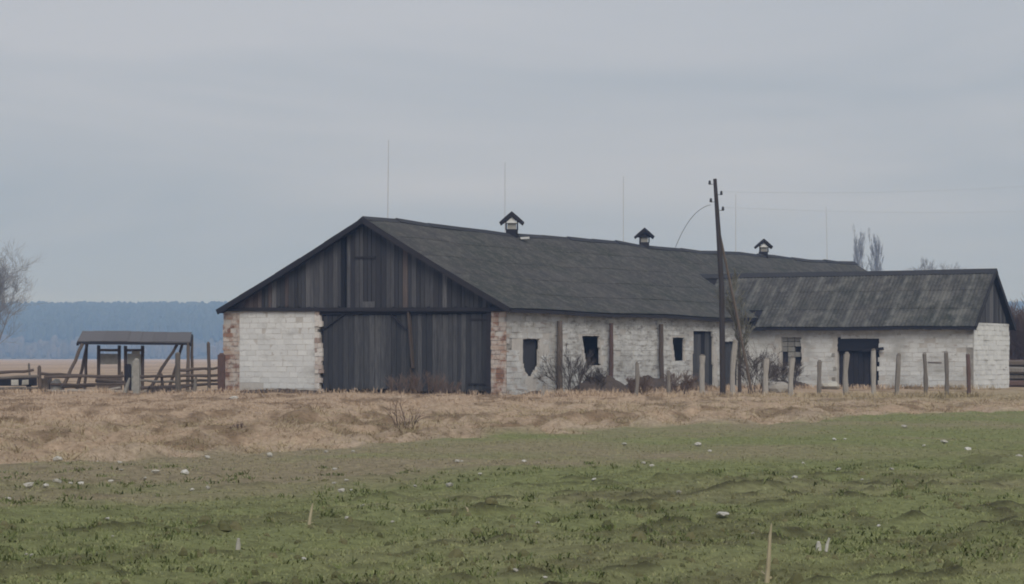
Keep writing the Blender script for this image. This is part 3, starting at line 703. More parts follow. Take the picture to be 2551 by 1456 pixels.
for k in range(n):
    m = MB(); a = ua + (u1r + .04 - ua) * k / n; b_ = ua + (u1r + .04 - ua) * (k + 1) / n + .03; z = AR + random.uniform(.03, .055)
    for x in (a, b_): m.v += [(x, AD / 2 - .24, z - .19), (x, AD / 2, z + .05), (x, AD / 2 + .24, z - .19), (x, AD / 2 + .22, z - .25), (x, AD / 2 - .22, z - .25)]
    m.f += [(i, (i + 1) % 5, (i + 1) % 5 + 5, i + 5) for i in range(5)] + [(4, 3, 2, 1, 0), (5, 6, 7, 8, 9)]
    m.build('ridge_cap', M['ridge'], ar)
for fr in (True, False):
    m = MB(); m.beam(a_pt(u1r + .02, 0, fr, -.10), a_pt(u1r + .02, 1, fr, -.08), .05, .24); m.build('verge_board', M['dark_wood'], ar)
m = MB(); n = 14
for k in range(n): m.beam(a_pt(.3 + (u1r - .3) * k / n, 0, True, -.12), a_pt(.3 + (u1r - .3) * (k + 1) / n, 0, True, -.12), .05, .15 + random.uniform(-.03, .03))
m.build('eave_board', M['dark_wood'], ar)

# ------------------------------------------------------------------ bare trees and shrubs
def bare(seed, height, trunk_r, levels, spread, up, kids, ratio=.62, min_r=.008, crook=.10, start=.25, n_trunk=6, twig_n=3):
    """returns (trunk, crown) tube collections of a leafless tree rooted at the origin"""
    rnd = random.Random(seed); T = MB(); Cn = MB()
    def grow(p, d, ln, r, lv):
        k = 5 if lv == 0 else (4 if lv == 1 else 3); pts = [p]; rad = [r]; q = p
        for i in range(k):
            d = (d + Vector((rnd.gauss(0, crook), rnd.gauss(0, crook), rnd.gauss(0, crook) + up * .10))).normalized()
            q = q + d * (ln / k); pts.append(q); rad.append(max(min_r * .7, r * (1 - .72 * (i + 1) / k)))
        (T if lv == 0 else Cn).tube(pts, rad, n_trunk if lv == 0 else (4 if lv == 1 else twig_n), caps=False)
        if lv >= levels: return
        nk = kids[min(lv, len(kids) - 1)]
        for c in range(nk):
            t = start + (1 - start) * (c + rnd.random()) / nk if lv == 0 else rnd.uniform(.2, 1.0)
            i = min(int(t * k), k - 1); b = pts[i].lerp(pts[i + 1], t * k - i); dd = (pts[i + 1] - pts[i]).normalized()
            ax = Vector((rnd.gauss(0, 1), rnd.gauss(0, 1), rnd.gauss(0, .6))); ax = (ax - dd * ax.dot(dd)).normalized()
            an = spread * rnd.uniform(.65, 1.25); nd = (dd * math.cos(an) + ax * math.sin(an) + Vector((0, 0, up * .25))).normalized()
            sl = ln * ratio * rnd.uniform(.7, 1.2) * (1.0 if lv else (1.15 - .55 * t))
            grow(b, nd, sl, max(min_r, r * (1 - .6 * t) * .55), lv + 1)
    grow(Vector((0, 0, -.15)), Vector((0, 0, 1)), height * .72, trunk_r, 0)
    return T, Cn
def tree(name, label, cat, loc, bark, twig, group=None, stems=1, sep=.0, crown='crown', **kw):
    t = thing(name, label, cat, loc, 0, group)
    TT, CC = MB(), MB()
    for s in range(stems):
        kk = dict(kw); kk['seed'] = kw['seed'] * 31 + s; a, b = bare(**kk); an = 2 * math.pi * s / max(stems, 1) + kw['seed']
        off = Vector((math.cos(an) * sep, math.sin(an) * sep * .6, 0)); lean = Matrix.Rotation((.25 if stems > 1 else 0) * random.uniform(.4, 1.4), 3, Vector((-math.sin(an), math.cos(an), 0)))
        for src, dst in ((a, TT), (b, CC)):
            i = len(dst.v); dst.v += [tuple(lean @ Vector(v) + off) for v in src.v]; dst.f += [tuple(i + q for q in f) for f in src.f]
    TT.build('trunk' if stems == 1 else 'stems', M[bark], t); CC.build(crown, M[twig], t)
    return t
X, Yt = (-30 - CX) / F * 260, 260.0
tree('bare_tree', 'tall leafless grey tree beyond the rail fence with dense fine twigs', 'tree', (X, Yt, 0), 'bark', 'mid_twig', seed=3, height=12.0, trunk_r=.22, levels=4, spread=.7, up=.5, kids=[17, 8, 7, 5], min_r=.013, start=.03)
X = (-120 - CX) / F * 272; tree('bare_tree', 'second leafless tree beyond the rail fence, half hidden by its neighbour', 'tree', (X, 272, 0), 'bark', 'mid_twig', seed=8, height=13, trunk_r=.24, levels=4, spread=.8, up=.4, kids=[11, 6, 6, 4], min_r=.022, start=.1)
for k, (x, yt) in enumerate(((2154, 596), (2177, 600))):
    Yt = 520.0; tree('poplar_tree', ('slim leafless poplar with a double tip rising behind the annex ridge', 'broader leafless poplar right beside the slim one behind the annex ridge')[k], 'tree', ((x - CX) / F * Yt, Yt, 0), 'bark', 'far_twig',
         seed=20 + k, height=((HOR - yt) / F * Yt + 1.2) / .80, trunk_r=.30, levels=4, spread=.30, up=1.0, crook=.06, kids=[44, 11, 9, 7], ratio=.33, min_r=.012, start=.12)
Yt = 480.0; tree('bare_tree', 'round-topped leafless tree peeping over the annex ridge near its end', 'tree', ((2385 - CX) / F * Yt, Yt, 0), 'bark', 'far_twig', seed=33, height=24.5, trunk_r=.4, levels=4, spread=.7, up=.5, kids=[14, 8, 7, 6], min_r=.03, start=.4, ratio=.5)
for k, (x, Yt, h) in enumerate(((2548, 150, 4.6), (2588, 158, 5.0), (2630, 152, 4.6))):
    tree('thicket_shrub', ('brown leafless thicket bush right behind the annex end wall', 'tall brown leafless thicket bush beyond the annex gable', 'outermost brown leafless thicket bush beyond the annex')[k], 'bush', ((x - CX) / F * Yt, Yt, 0), 'brown_twig', 'brown_twig',
         seed=40 + k, stems=7, sep=.8, height=h, trunk_r=.06, levels=3, spread=.55, up=.6, kids=[12, 8, 7], min_r=.018, start=.05)
def side_pt(x, y, u): p = on_plane(x, y, C0 + AU * u, AU); return p
p = side_pt(1425, 985, 1.5); tree('bare_shrub', 'dark leafless shrub leaning against the side wall below the sooty window', 'shrub', (p.x, p.y, 0), 'dark_twig', 'dark_twig', seed=51, stems=5, sep=.35, height=2.0, trunk_r=.03, levels=3, spread=.5, up=.5, kids=[7, 5, 4], min_r=.006, start=.1)
p = side_pt(1480, 985, 1.3); tree('bare_shrub', 'lower spreading leafless shrub between two eave props', 'shrub', (p.x, p.y, 0), 'dark_twig', 'dark_twig', seed=53, stems=5, sep=.3, height=1.3, trunk_r=.025, levels=3, spread=.6, up=.4, kids=[7, 5, 4], min_r=.006, start=.1)
tp = at(1843, 990, 103); tree('bare_tree', 'thin leafless young tree growing beside the utility pole strut', 'tree', (tp.x, 103, 0), 'bark', 'lichen_twig', seed=61, height=6.6, trunk_r=.09, levels=3, spread=.5, up=.8, kids=[24, 9, 8], ratio=.32, min_r=.012, start=.25)
for k, (x, Yt, h, lab) in enumerate(((1690, 95, 1.1, 'low grey-brown weed bush growing in front of the dark doorway'), (1590, 96, .9, 'small brown weed bush at the foot of the side wall props'), (1885, 100, 2.0, 'dark leafless bush in the corner where annex meets barn'), (1960, 112, 1.5, 'dark leafless bush below the bricked-up annex window'))):
    q = at(x, 985, Yt); tree('weed_bush', lab, 'bush', (q.x, Yt, 0), 'dark_twig', 'dark_twig' if k > 1 else 'brown_twig', seed=70 + k, stems=6, sep=.35, height=h, trunk_r=.02, levels=3, spread=.6, up=.4, kids=[8, 5, 4], min_r=.008, start=.05)
for k, (x, Yt, h, lab) in enumerate(((1000, 95.5, 1.0, 'wispy reddish dry weeds before the left gate leaf'), (1062, 95, 1.15, 'tallest wispy reddish dry weeds before the middle of the gate'), (1110, 95.5, .8, 'low reddish dry weeds before the right gate leaf'))):
    q = at(x, 985, Yt); tree('dry_weed', lab, 'weeds', (q.x, Yt, 0), 'brown_twig', 'brown_twig', seed=170 + k, stems=9, sep=.45, height=h, trunk_r=.012, levels=2, spread=.45, up=.6, kids=[8, 5], min_r=.006, start=.1)
q = ground_xy(1010, 1075); tree('bare_shrub', 'small forked leafless shrub standing in the dry grass before the gate', 'shrub', (q[0], q[1], gz(*q)), 'dark_twig', 'brown_twig', seed=81, stems=3, sep=.10, height=1.0, trunk_r=.024, levels=2, spread=.5, up=.3, kids=[5, 4], min_r=.006, start=.3)
q = ground_xy(597, 1090); tree('bare_shrub', 'tiny brown leafless shrub alone in the dry grass before the white wall', 'shrub', (q[0], q[1], gz(*q)), 'dark_twig', 'brown_twig', seed=83, stems=5, sep=.10, height=.5, trunk_r=.016, levels=2, spread=.6, up=.2, kids=[6, 4], min_r=.006, start=.1)

# manure / soil bank along the side wall
def heap(name, label, cat, pts, w, h, mat, seed):
    """a low rough bank along a line of ground points"""
    rnd = random.Random(seed); m = MB(); n = 26; k = 9; P0, P1 = Vector(pts[0]), Vector(pts[1]); d = (P1 - P0).normalized(); r = d.cross(Vector((0, 0, 1)))
    for i in range(n + 1):
        t = i / n; e = math.sin(math.pi * min(1, max(0, t))) ** .6
        for j in range(k + 1):
            s = j / k * 2 - 1; z = h * e * max(0, 1 - s * s) * rnd.uniform(.7, 1.15) - .08
            m.v.append(tuple(P0.lerp(P1, t) + r * (s * w / 2 * (.5 + .5 * e) + rnd.gauss(0, .03)) + Vector((0, 0, z))))
    for i in range(n):
        for j in range(k): a = i * (k + 1) + j; m.f.append((a, a + k + 1, a + k + 2, a + 1))
    o = m.build(name, M[mat]); o.data.polygons.foreach_set('use_smooth', [True] * len(o.data.polygons)); return tag(o, label, cat)
p0, p1 = C0 + AV * 4.2 + AU * 1.1, C0 + AV * 9.0 + AU * 1.1; heap('soil_heap', 'dark brown soil heap against the side wall under the sooty window', 'soil heap', (p0, p1), 1.8, .85, 'manure', 1)
p0, p1 = C0 + AV * 9.3 + AU * 1.0, C0 + AV * 14.2 + AU * 1.0; heap('soil_heap', 'long low dark soil bank between the reddish and brown eave props', 'soil heap', (p0, p1), 1.7, .75, 'manure', 2)
p0, p1 = C0 + AV * 14.4 + AU * 1.0, C0 + AV * 19.5 + AU * 1.0; heap('soil_heap', 'low brown soil bank between the last eave prop and the first doorway', 'soil heap', (p0, p1), 1.5, .5, 'manure', 7)
p0, p1 = C0 + AV * .3 + AU * .6, C0 + AV * 3.0 + AU * .6; heap('soil_heap', 'small dark mossy soil mound under the broken pointed window', 'soil heap', (p0, p1), 1.0, .22, 'manure', 3)
p0, p1 = AXO + AU * 1.0 - AV * .7, AXO + AU * 3.9 - AV * .7; heap('soil_heap', 'dark soil bank at the annex wall beside the bricked-up window', 'soil heap', (p0, p1), 1.4, .5, 'manure', 4)
p0, p1 = C0 + AU * (U1 - .9) - AV * .35, C0 + AU * (U2 + 1.2) - AV * .35; heap('soil_heap', 'thin dark brown soil strip along the foot of the white front wall', 'soil heap', (p0, p1), .7, .26, 'manure', 6)
p0, p1 = AXO + AU * 6.9 - AV * .5, AXO + AU * 12.6 - AV * .5; heap('soil_heap', 'long narrow brown soil strip along the annex wall right of the doorway', 'soil heap', (p0, p1), .9, .20, 'manure', 5)

# ------------------------------------------------------------------ utility pole with wires
PY = 96.0
pb, ptp = at(1801, 985, PY), at(1781, 446, PY); mid = at(1798, 720, PY); pm = at(1790, 580, PY)
pole = thing('utility_pole', 'dark timber utility pole with insulators and a leaning strut', 'utility pole', (pb.x, PY, 0))
rel = lambda p: Vector(p) - Vector((pb.x, PY, 0))
m = MB(); m.tube([rel((pb.x, PY, -.3)), rel(mid), rel(pm), rel(ptp)], [.125, .115, .10, .075], 10); m.build('pole', M['pole'], pole)
sa, sb = at(1789, 565, PY + .12), at(1876, 985, PY + 1.2); m = MB(); m.tube([rel(sa), rel(sa.lerp(sb, .5)) + Vector((.02, 0, 0)), rel((sb.x, sb.y, -.2))], [.05, .055, .06], 8); m.build('strut', M['brown_wood'], pole)
ins = []
for (x, y, xp) in ((1768, 455, 1781), (1797, 481, 1783), (1771, 499, 1784), (1801, 520, 1785)):
    p = rel(at(x, y, PY)); b_ = rel(at(xp, y + 4, PY)); m = MB(); m.tube([b_, Vector((p.x, b_.y, b_.z - .02)), Vector((p.x, b_.y, p.z))], .012, 5); hk = m.build('hook', M['porcelain'], pole)
    m = MB(); m.tube([p + Vector((0, 0, z)) for z in (-.09, -.05, -.045, .0, .005, .06, .085)], [.04, .065, .05, .06, .045, .05, .02], 8); m.build('insulator', M['porcelain'], pole); ins.append(p + Vector((pb.x, PY, .05)))
def wire(label, a, b, dip, r=.0032):
    a = Vector(a); b = Vector(b); pts = [a.lerp(b, t / 24) - Vector((0, 0, dip * 4 * (t / 24) * (1 - t / 24))) for t in range(25)]
    m = MB(); m.tube([p - a for p in pts], r, 4); o = m.build('overhead_wire', M['wire'], loc=a); return tag(o, label, 'wire', 'overhead wires on the pole')
wire('upper overhead wire running from the pole away past the annex', ins[1], at(2700, 452, 118) , .25)
wire('lower overhead wire running from the pole above the annex ridge', ins[3], at(2700, 521, 118), .2)
rv = ridge_v(1683); rp_ = C0 + AU * UA + AV * rv; rz = ZA + sag(rv)
wire('slack service cable drooping from the pole down onto the barn roof', ins[2] + Vector((0, 0, -.25)), (rp_.x, rp_.y, rz + .1), -.5, .014)

# ------------------------------------------------------------------ tall thin masts behind the barn
masts = ((968, 350), (1258, 405), (1553, 440), (1833, 485), (2058, 515))
lab = ('tall thin grey mast behind the barn nearest the gable peak', 'thin grey mast behind the roof vent closest to the gable', 'thin grey mast behind the ridge just before the middle vent', 'thin grey mast behind the ridge seen right of the utility pole', 'thin slightly leaning grey mast behind the far end of the ridge')
for k, (x, y) in enumerate(masts):
    Yt = 14.0 * F / (HOR - y); h = 15.6; X = (x - CX) / F * Yt; bx = (x + (-6, 0, 0, 0, 9)[k] - CX) / F * Yt - X
    t = thing('lightning_mast', lab[k], 'mast', (X, Yt, 0), 0, 'masts behind the barn')
    m = MB(); m.tube([(bx * 1.3, 0, -.3), (bx * .5, 0, 8)], [.05, .042], 6); m.build('lower_tube', M['steel'], t)
    m = MB(); m.tube([(bx * .5, 0, 7.9), (0, 0, h)], [.036, .022], 6); m.build('rod', M['steel'], t)
    m = MB(); m.tube([(bx * 1.3, 0, -.1), (bx * 1.3, 0, .25)], .22, 8); m.build('base', M['concrete'], t)

# ------------------------------------------------------------------ fence posts in front of the barn side and annex
posts = ((1355, 958, 8, 'low'), (1587, 905, 10, ''), (1665, 925, 10, ''), (1750, 884, 15, ''), (1832, 850, 15, ''), (1910, 892, 14, ''), (1975, 889, 14, ''), (2042, 899, 12, ''), (2110, 880, 14, ''), (2176, 870, 13, ''), (2239, 883, 12, ''), (2303, 880, 11, ''), (2357, 877, 11, ''), (2411, 880, 10, 'r'))
plab = ('short pale fence stub in dry grass below the pointed window', 'grey fence post before the side wall between the two right eave props', 'shorter grey fence post just right of the last eave prop', 'pale fence post standing before the first dark doorway', 'tall pale fence post right of the utility pole', 'pale crooked fence post left of the bricked-up window', 'pale fence post before the bricked-up window', 'short dark-topped fence post between bricked-up window and wide doorway', 'pale fence post before the left side of the wide dark doorway', 'pale fence post at the right edge of the wide dark doorway', 'dark-topped fence post just right of the wide doorway', 'grey fence post at the left end of the small wall rail', 'grey fence post at the right end of the small wall rail', 'reddish brown fence post at the annex corner')
for k, (x, yt, w, fl) in enumerate(posts):
    Yt = 92.0 + (0 if k < 11 else 3.0); top = at(x, yt, Yt); z0 = gz(top.x, Yt); w_ = w * Yt / F
    t = thing('fence_post', plab[k], 'fence post', (top.x, Yt, z0), 0, 'posts of the broken fence')
    m = MB(); hgt = top.z - z0; dx = random.uniform(-.13, .13); n = 6; off = Vector((random.gauss(0, .05), random.gauss(0, .03), 0))
    pts = [Vector((dx * (1 - i / n), 0, -.35 + (hgt + .35 - .05) * i / n)) + off * math.sin(math.pi * i / n) for i in range(n + 1)]
    m.tube(pts, [w_ / 2 * random.uniform(.84, 1.16) for _ in pts], 7); dark = k in (7, 10, 11, 12); m.build('shaft', M['rust_wood'] if fl == 'r' else (M['grey_wood'] if dark or k in (1, 2) else M['pale_wood']), t)
    m = MB(); e = pts[-1]; m.tube([e - Vector((0, 0, .01)), e + Vector((random.uniform(-.02, .02), 0, .05 + random.uniform(0, .05)))], [w_ / 2 * 1.0, w_ / 2 * .55], 8); m.build('weathered_top', M['grey_wood'], t)

# ------------------------------------------------------------------ rail fence and canopy on the left
def rail(name, p, q, r, mat, parent, r2=None):
    m = MB(); pts, rr = log_pts(p, q, r, r2 or r * .85, 6, .015); m.tube(pts, rr, 7); return m.build(name, M[mat], parent)
FY = 102.0
def fpost(label, x, yt, w, mat, Yt=FY, name='fence_post', square=False, lean=0.0):
    top = at(x, yt, Yt); z0 = gz(top.x, Yt); t = thing(name, label, 'fence post', (top.x, Yt, z0), 0, 'posts of the rail fence'); w_ = w * Yt / F; h = top.z - z0
    m = MB()
    if square: m.box(-w_ / 2, w_ / 2, -w_ / 2, w_ / 2, -.3, h - .08, .015)
    else: pts, rr = log_pts((lean, 0, -.3), (0, 0, h - .06), w_ / 2 * 1.05, w_ / 2 * .95, 5, .012); m.tube(pts, rr, 8)
    m.build('shaft', M[mat], t); m = MB(); m.tube([(0, 0, h - .09), (0, 0, h)], [w_ / 2 * .9, w_ / 2 * .5], 7); m.build('weathered_top', M[mat], t); return t
fpost('brown fence post at the end of the feed trough rails', 98, 911, 10, 'brown_wood')
fpost('broad pale concrete fence post before the canopy', 340, 893, 15, 'concrete', 98, square=True)
fpost('pointed pale brown fence post under the right canopy corner', 443, 878, 14, 'grey_wood', 100)
fpost('tall slim dark fence post between canopy and barn', 519, 852, 9, 'brown_wood', 101, lean=.04)
fpost('thick reddish post close to the brick corner of the barn', 552, 880, 17, 'rust_wood', 101, square=True)
rails = [((-60, 934), (84, 922), 4, 'brown_wood', 0), ((-60, 944), (96, 938), 4, 'grey_wood', 0), ((-60, 969), (97, 967), 4, 'grey_wood', 0), ((100, 931), (250, 939), 4, 'brown_wood', .15),
         ((110, 940), (310, 937), 4, 'brown_wood', 0), ((118, 974), (310, 976), 3.5, 'pale_wood', 0), ((125, 958), (320, 957), 3, 'brown_wood', .2), ((330, 939), (446, 937), 4, 'brown_wood', 0),
         ((440, 922), (520, 919), 4, 'brown_wood', 0), ((445, 937), (552, 935), 4, 'brown_wood', .1), ((350, 967), (552, 957), 4, 'brown_wood', 0), ((345, 977), (552, 973), 3.5, 'grey_wood', 0), ((515, 920), (552, 915), 3.5, 'brown_wood', .1), ((118, 986), (330, 988), 3.5, 'brown_wood', .1)]
rl = ('upper brown rail above the feed trough', 'pale-topped rail just above the feed trough', 'low grey rail below the feed trough', 'sloping brown rail left of the canopy legs', 'brown rail crossing the canopy legs', 'long pale low rail before the canopy', 'thin brown rail behind the canopy legs', 'brown rail inside the right canopy bay', 'top brown rail between canopy and slim post', 'second brown rail from canopy to barn', 'third brown rail sloping up to the barn corner', 'lowest grey rail leading to the barn corner', 'short brown rail between slim post and reddish post', 'bottom brown rail lying in grass before the canopy')
for k, (a, b_, w, mt, dy) in enumerate(rails):
    p, q = at(*a, FY - .15 + dy), at(*b_, FY - .15 + dy); o = rail('fence_rail', Vector((0, 0, 0)), q - p, w * FY / F, mt, None); o.location = p; tag(o, rl[k], 'fence rail', 'rails of the rail fence')
extra = (((20, 952), (70, 958), 3.5, 'grey_wood', .9, 'tilted grey board inside the feed trough yard'), ((128, 966), (238, 962), 3.5, 'brown_wood', .5, 'brown lower rail behind the canopy left legs'), ((238, 948), (312, 953), 5, 'brown_wood', .5, 'broad brown plank across the foot of the grey hurdle'),
    ((350, 949), (440, 953), 3.5, 'grey_wood', .4, 'sagging grey rail in the right canopy bay'), ((372, 984), (470, 962), 3.5, 'brown_wood', -.3, 'broken brown rail sloping to the ground beside the pointed post'), ((448, 950), (552, 947), 3.5, 'brown_wood', .3, 'middle brown rail between pointed post and reddish post'), ((205, 985), (300, 966), 3, 'pale_wood', -.5, 'broken pale pole leaning on the low rail before the canopy'), ((452, 985), (552, 983), 3.5, 'brown_wood', .1, 'ground level brown rail before the barn corner'))
for (a, b_, w, mt, dy, lb) in extra:
    p, q = at(*a, FY - .1 + dy), at(*b_, FY - .1 + dy); o = rail('fence_rail', Vector((0, 0, 0)), q - p, w * FY / F, mt, None); o.location = p; tag(o, lb, 'fence rail', 'rails of the rail fence')
fpost('short crooked grey fence post left of the brown trough post', 72, 905, 6, 'grey_wood', 104, lean=.12)
fpost('thin crooked brown post between the two hurdles', 304, 926, 7, 'brown_wood', 103, lean=-.1)
fpost('short leaning brown post in the right canopy bay', 402, 930, 8, 'brown_wood', 102, lean=.15)
fpost('low broken post stub right of the pointed post', 488, 940, 9, 'grey_wood', 101.5, lean=-.06)
# feed trough
p, q = at(-60, 962, FY + .6), at(84, 946, FY + .6); t = thing('feed_trough', 'dark feed trough with pale rags behind the left rails', 'trough', (p.x, FY + .6, 0)); Lx = q.x - p.x
m = MB(); m.box(0, Lx, 0, .06, p.z, q.z, .01); m.build('front_board', M['dark_wood'], t)
m = MB(); m.box(0, Lx, .65, .71, p.z, q.z + .1, .01); m.build('back_board', M['dark_wood'], t)
m = MB(); m.box(0, Lx, .06, .65, p.z, p.z + .05); m.build('bottom', M['dark_wood'], t)
for x in (.3, Lx - .3): m = MB(); m.box(x - .06, x + .06, .1, .6, -.1, p.z + .02); m.build('leg', M['brown_wood'], t)
for x in (.62, .8): m = MB(); m.box(Lx * x, Lx * x + .28, -.035, .01, p.z + .05, q.z - .02, .03); m.build('pale_patch', M['stone'], t)
# block beside the brown post
p, q = at(96, 990, FY + .3), at(123, 944, FY + .3); o = MB(); o.box(0, q.x - p.x, 0, .6, -.1, q.z, .04); o = o.build('timber_block', M['brown_wood'], None, (p.x, FY + .3, 0)); tag(o, 'weathered square timber block beside the brown post', 'timber block')
p = at(140, 950, FY + .4); m = MB(); m.tube([(0, 0, -.1), (0, 0, .4), (.03, 0, p.z - .05), (.05, 0, p.z + .1)], [.26, .28, .22, .10], 9); o = m.build('grey_boulder', M['concrete'], None, (p.x, FY + .4, 0)); tag(o, 'upright grey boulder at the foot of the left canopy leg', 'boulder')

# canopy
KY = 107.0
cb = at(335, 975, KY); cano = thing('canopy_shelter', 'open timber canopy shelter with sloping grey roof on leaning legs', 'shelter', (cb.x, KY, 0)); rk = lambda p: Vector(p) - Vector((cb.x, KY, 0))
A, B_ = rk(at(193, 853, KY)), rk(at(474, 855, KY)); C_, D_ = rk(at(205, 829, KY + 2.6)), rk(at(478, 831, KY + 2.6))
n = 9; m = MB()
for s, e in ((A, C_), (B_, D_)): m.beam(s - Vector((0, 0, .10)), e - Vector((0, 0, .10)), .10, .12)
m.beam(A - Vector((0, 0, .02)), B_ - Vector((0, 0, .02)), .12, .16); m.beam(C_ - Vector((0, 0, .1)), D_ - Vector((0, 0, .1)), .10, .12); rf = m.build('roof_frame', M['dark_wood'], cano)
for k in range(n):
    a, b_ = A.lerp(B_, k / n + .0005), A.lerp(B_, (k + 1) / n - .0005); c, d = C_.lerp(D_, k / n + .0005), C_.lerp(D_, (k + 1) / n - .0005); dz = Vector((0, 0, .075 + random.uniform(-.006, .006) + .02 * math.sin(k * .7)))
    ov = (a - c).normalized() * .08; v = [a + dz + ov, b_ + dz + ov, d + dz, c + dz]; v += [p - Vector((0, 0, .035)) for p in v]
    obj('roof_board', mesh('roof_board', v, [(0, 1, 2, 3), (7, 6, 5, 4)] + [(i, i + 4, (i + 1) % 4 + 4, (i + 1) % 4) for i in range(4)], M['canopy']), rf)
for (a, b_, dy, w) in (((206, 856), (148, 975), 0, .085), ((217, 858), (190, 975), 1.3, .075), ((469, 852), (467, 975), 0, .085), ((442, 857), (365, 975), .2, .075), ((454, 859), (417, 975), 1.4, .07), ((478, 836), (478, 972), 2.5, .07), ((216, 838), (212, 972), 2.5, .07)):
    p, q = rk(at(*a, KY + dy)), rk(at(*b_, KY + dy)); q.z = -.15; rail('leg', q, p, w * 1.1, 'brown_wood', cano, w * .95)
# the two upright frames under the canopy
for k, (x0, x1, lb) in enumerate(((246, 297, 'upright timber frame with crossbar and grey panel under the canopy'), (313, 355, 'upright timber frame with pale panel and white patch under the canopy'))):
    Yt = KY + 1.2; a, b_ = at(x0, 862, Yt), at(x1, 862, Yt); t = thing('upright_hurdle', lb, 'hurdle', (a.x, Yt, 0), 0, 'hurdles under the canopy'); w = b_.x - a.x
    for x in (0, w): m = MB(); m.box(x - .07, x + .07, -.06, .06, -.2, a.z + (0 if k else .02), .012); m.build('upright', M['brown_wood'], t)
    zc = at(x0, 873, Yt).z; m = MB(); m.box(.07, w - .07, -.04, .04, zc - .06, zc + .06, .008); m.build('crossbar', M['brown_wood'], t)
    z1, z0 = at(x0, 882, Yt).z, at(x0, 908 if k == 0 else 975, Yt).z; m = MB(); m.box(.08, w - .08, -.02, .02, z0, z1, .01); m.build('panel', M['pale_panel'] if k else M['concrete'], t)
    if k: m = MB(); zc = at(343, 881, Yt).z; m.box(w - .48, w - .12, -.06, -.025, zc - .10, zc + .10, .04); m.build('white_patch', M['stone'], t)
    else: m = MB(); m.box(-.05, w + .15, -.25, -.1, .05, at(x0, 936, Yt).z, .02); m.build('lower_boarding', M['brown_wood'], t)
p = at(319, 907, KY + .3); m = MB(); m.tube([(0, 0, -.1), (0, 0, .5), (0, 0, p.z - .12), (0, 0, p.z)], [.16, .17, .17, .12], 10); o = m.build('rusty_barrel', M['dark_wood'], None, (p.x, KY + .3, 0)); tag(o, 'slim dark barrel standing before the pale canopy panel', 'barrel')
p = at(310, 972, 99); m = MB(); m.tube([(0, 0, .0), (.1, 0, .35), (.22, .02, .75)], [.12, .09, .04], 6); o = m.build('stone_shard', M['concrete'], None, (p.x, 99, -.05)); tag(o, 'leaning pale stone shard beside the broad concrete post', 'stone')
p = at(395, 985, 100); 
tree('weed_bush', 'dark green-brown weed clump at the fence foot under the canopy', 'bush', (p.x, 100, 0), 'dark_twig', 'dark_twig', seed=91, stems=7, sep=.4, height=.55, trunk_r=.02, levels=2, spread=.8, up=.1, kids=[8, 6], min_r=.010, start=.05)

# log pile at the right edge, rocks by the annex
p = at(2520, 970, 122); t = thing('log_pile', 'pile of brown logs stacked beyond the annex end wall', 'log pile', (p.x, 122, 0))
for j in range(4):
    for i in range(3):
        rail('log', (-.1 + random.uniform(-.2, .1), i * .42 + (j % 2) * .2, .18 + j * .36), (3.4 + random.uniform(-.3, .3), i * .42 + (j % 2) * .2, .18 + j * .36), random.uniform(.16, .21), random.choice(['brown_wood', 'grey_wood', 'rust_wood']), t)
def rock(name, label, cat, x, y, Yt, r, mat, squash=.55, group=None, seed=0):
    bm = bmesh.new(); bmesh.ops.create_icosphere(bm, subdivisions=2, radius=1.0); rnd = random.Random(seed)
    for v in bm.verts: v.co *= rnd.uniform(.82, 1.12); v.co.z *= squash
    me = bpy.data.meshes.new(name); bm.to_mesh(me); bm.free(); me.materials.append(M[mat]); q = at(x, y, Yt)
    o = obj(name, me, None, (q.x, Yt, gz(q.x, Yt) + r * squash * .6 + (.03 if Yt < 40 else 0)), (0, 0, rnd.random() * 6), (r * 1.3, r, r)); return tag(o, label, cat, group)
rock('plaster_heap', 'small heap of white plaster left of the wide doorway', 'plaster heap', 2068, 960, 113.5, .42, 'stone', .6, seed=3)
rock('rounded_boulder', 'rounded tan boulder between two fence posts before the annex', 'boulder', 1940, 975, 103, .45, 'pale_wood', .75, seed=4)
rock('pale_rubble', 'small pale rubble stone lying before the brick corner of the barn', 'stone', 583, 997, 88, .16, 'stone', .5, seed=5)
q = ground_xy(968, 1056); m = MB(); pts, rr = log_pts((-.42, 0, .02), (.4, .1, .04), .055, .035, 5, .025); m.tube(pts, rr, 8); o = m.build('fallen_log', M['brown_wood'], None, (q[0], q[1], gz(*q) + .06)); tag(o, 'short dark fallen log lying beside the forked shrub', 'log')

# ------------------------------------------------------------------ pale stones and stalks on the field
st4 = [(255, 605), (405, 570, 2), (690, 570), (1455, 550, 1.4), (1895, 550, 1.4), (840, 605), (850, 670), (1020, 705), (1090, 690, 1.3), (1300, 680, 1.4), (780, 725), (400, 750, 1.8), (495, 755), (565, 750, 1.3), (200, 785, 2.2), (320, 780, 1.5), (1350, 790), (1460, 785), (60, 855, 1.5), (310, 870), (755, 1020), (790, 1130, .6), (185, 1245), (220, 1275), (2410, 790), (2430, 730), (2345, 660), (2135, 1265)]
st5 = [(20, 525), (210, 520), (80, 660), (165, 730), (75, 755), (130, 790, 1.3), (195, 780), (940, 610, 1.3), (975, 598), (1100, 680), (890, 770, 1.7), (645, 760), (1410, 595, 1.3), (2115, 475, 1.2), (2250, 625), (2310, 640), (1900, 740), (275, 940, 1.2), (170, 1030, 1.2), (485, 1025), (1505, 1035), (1350, 1415, 1.3), (1560, 1445, 1.2)]
st6 = [(170, 495, 1.2), (255, 520), (910, 605), (850, 735, 1.4), (1160, 700, 1.2), (1530, 660, 1.2), (1620, 350, 1.3), (1130, 455), (1205, 455), (1900, 455, 1.5), (1760, 485), (2065, 520, 1.3), (2425, 570, 1.4), (35, 835, 1.2), (560, 1120), (1440, 1020), (1325, 735, .8)]
vm = []
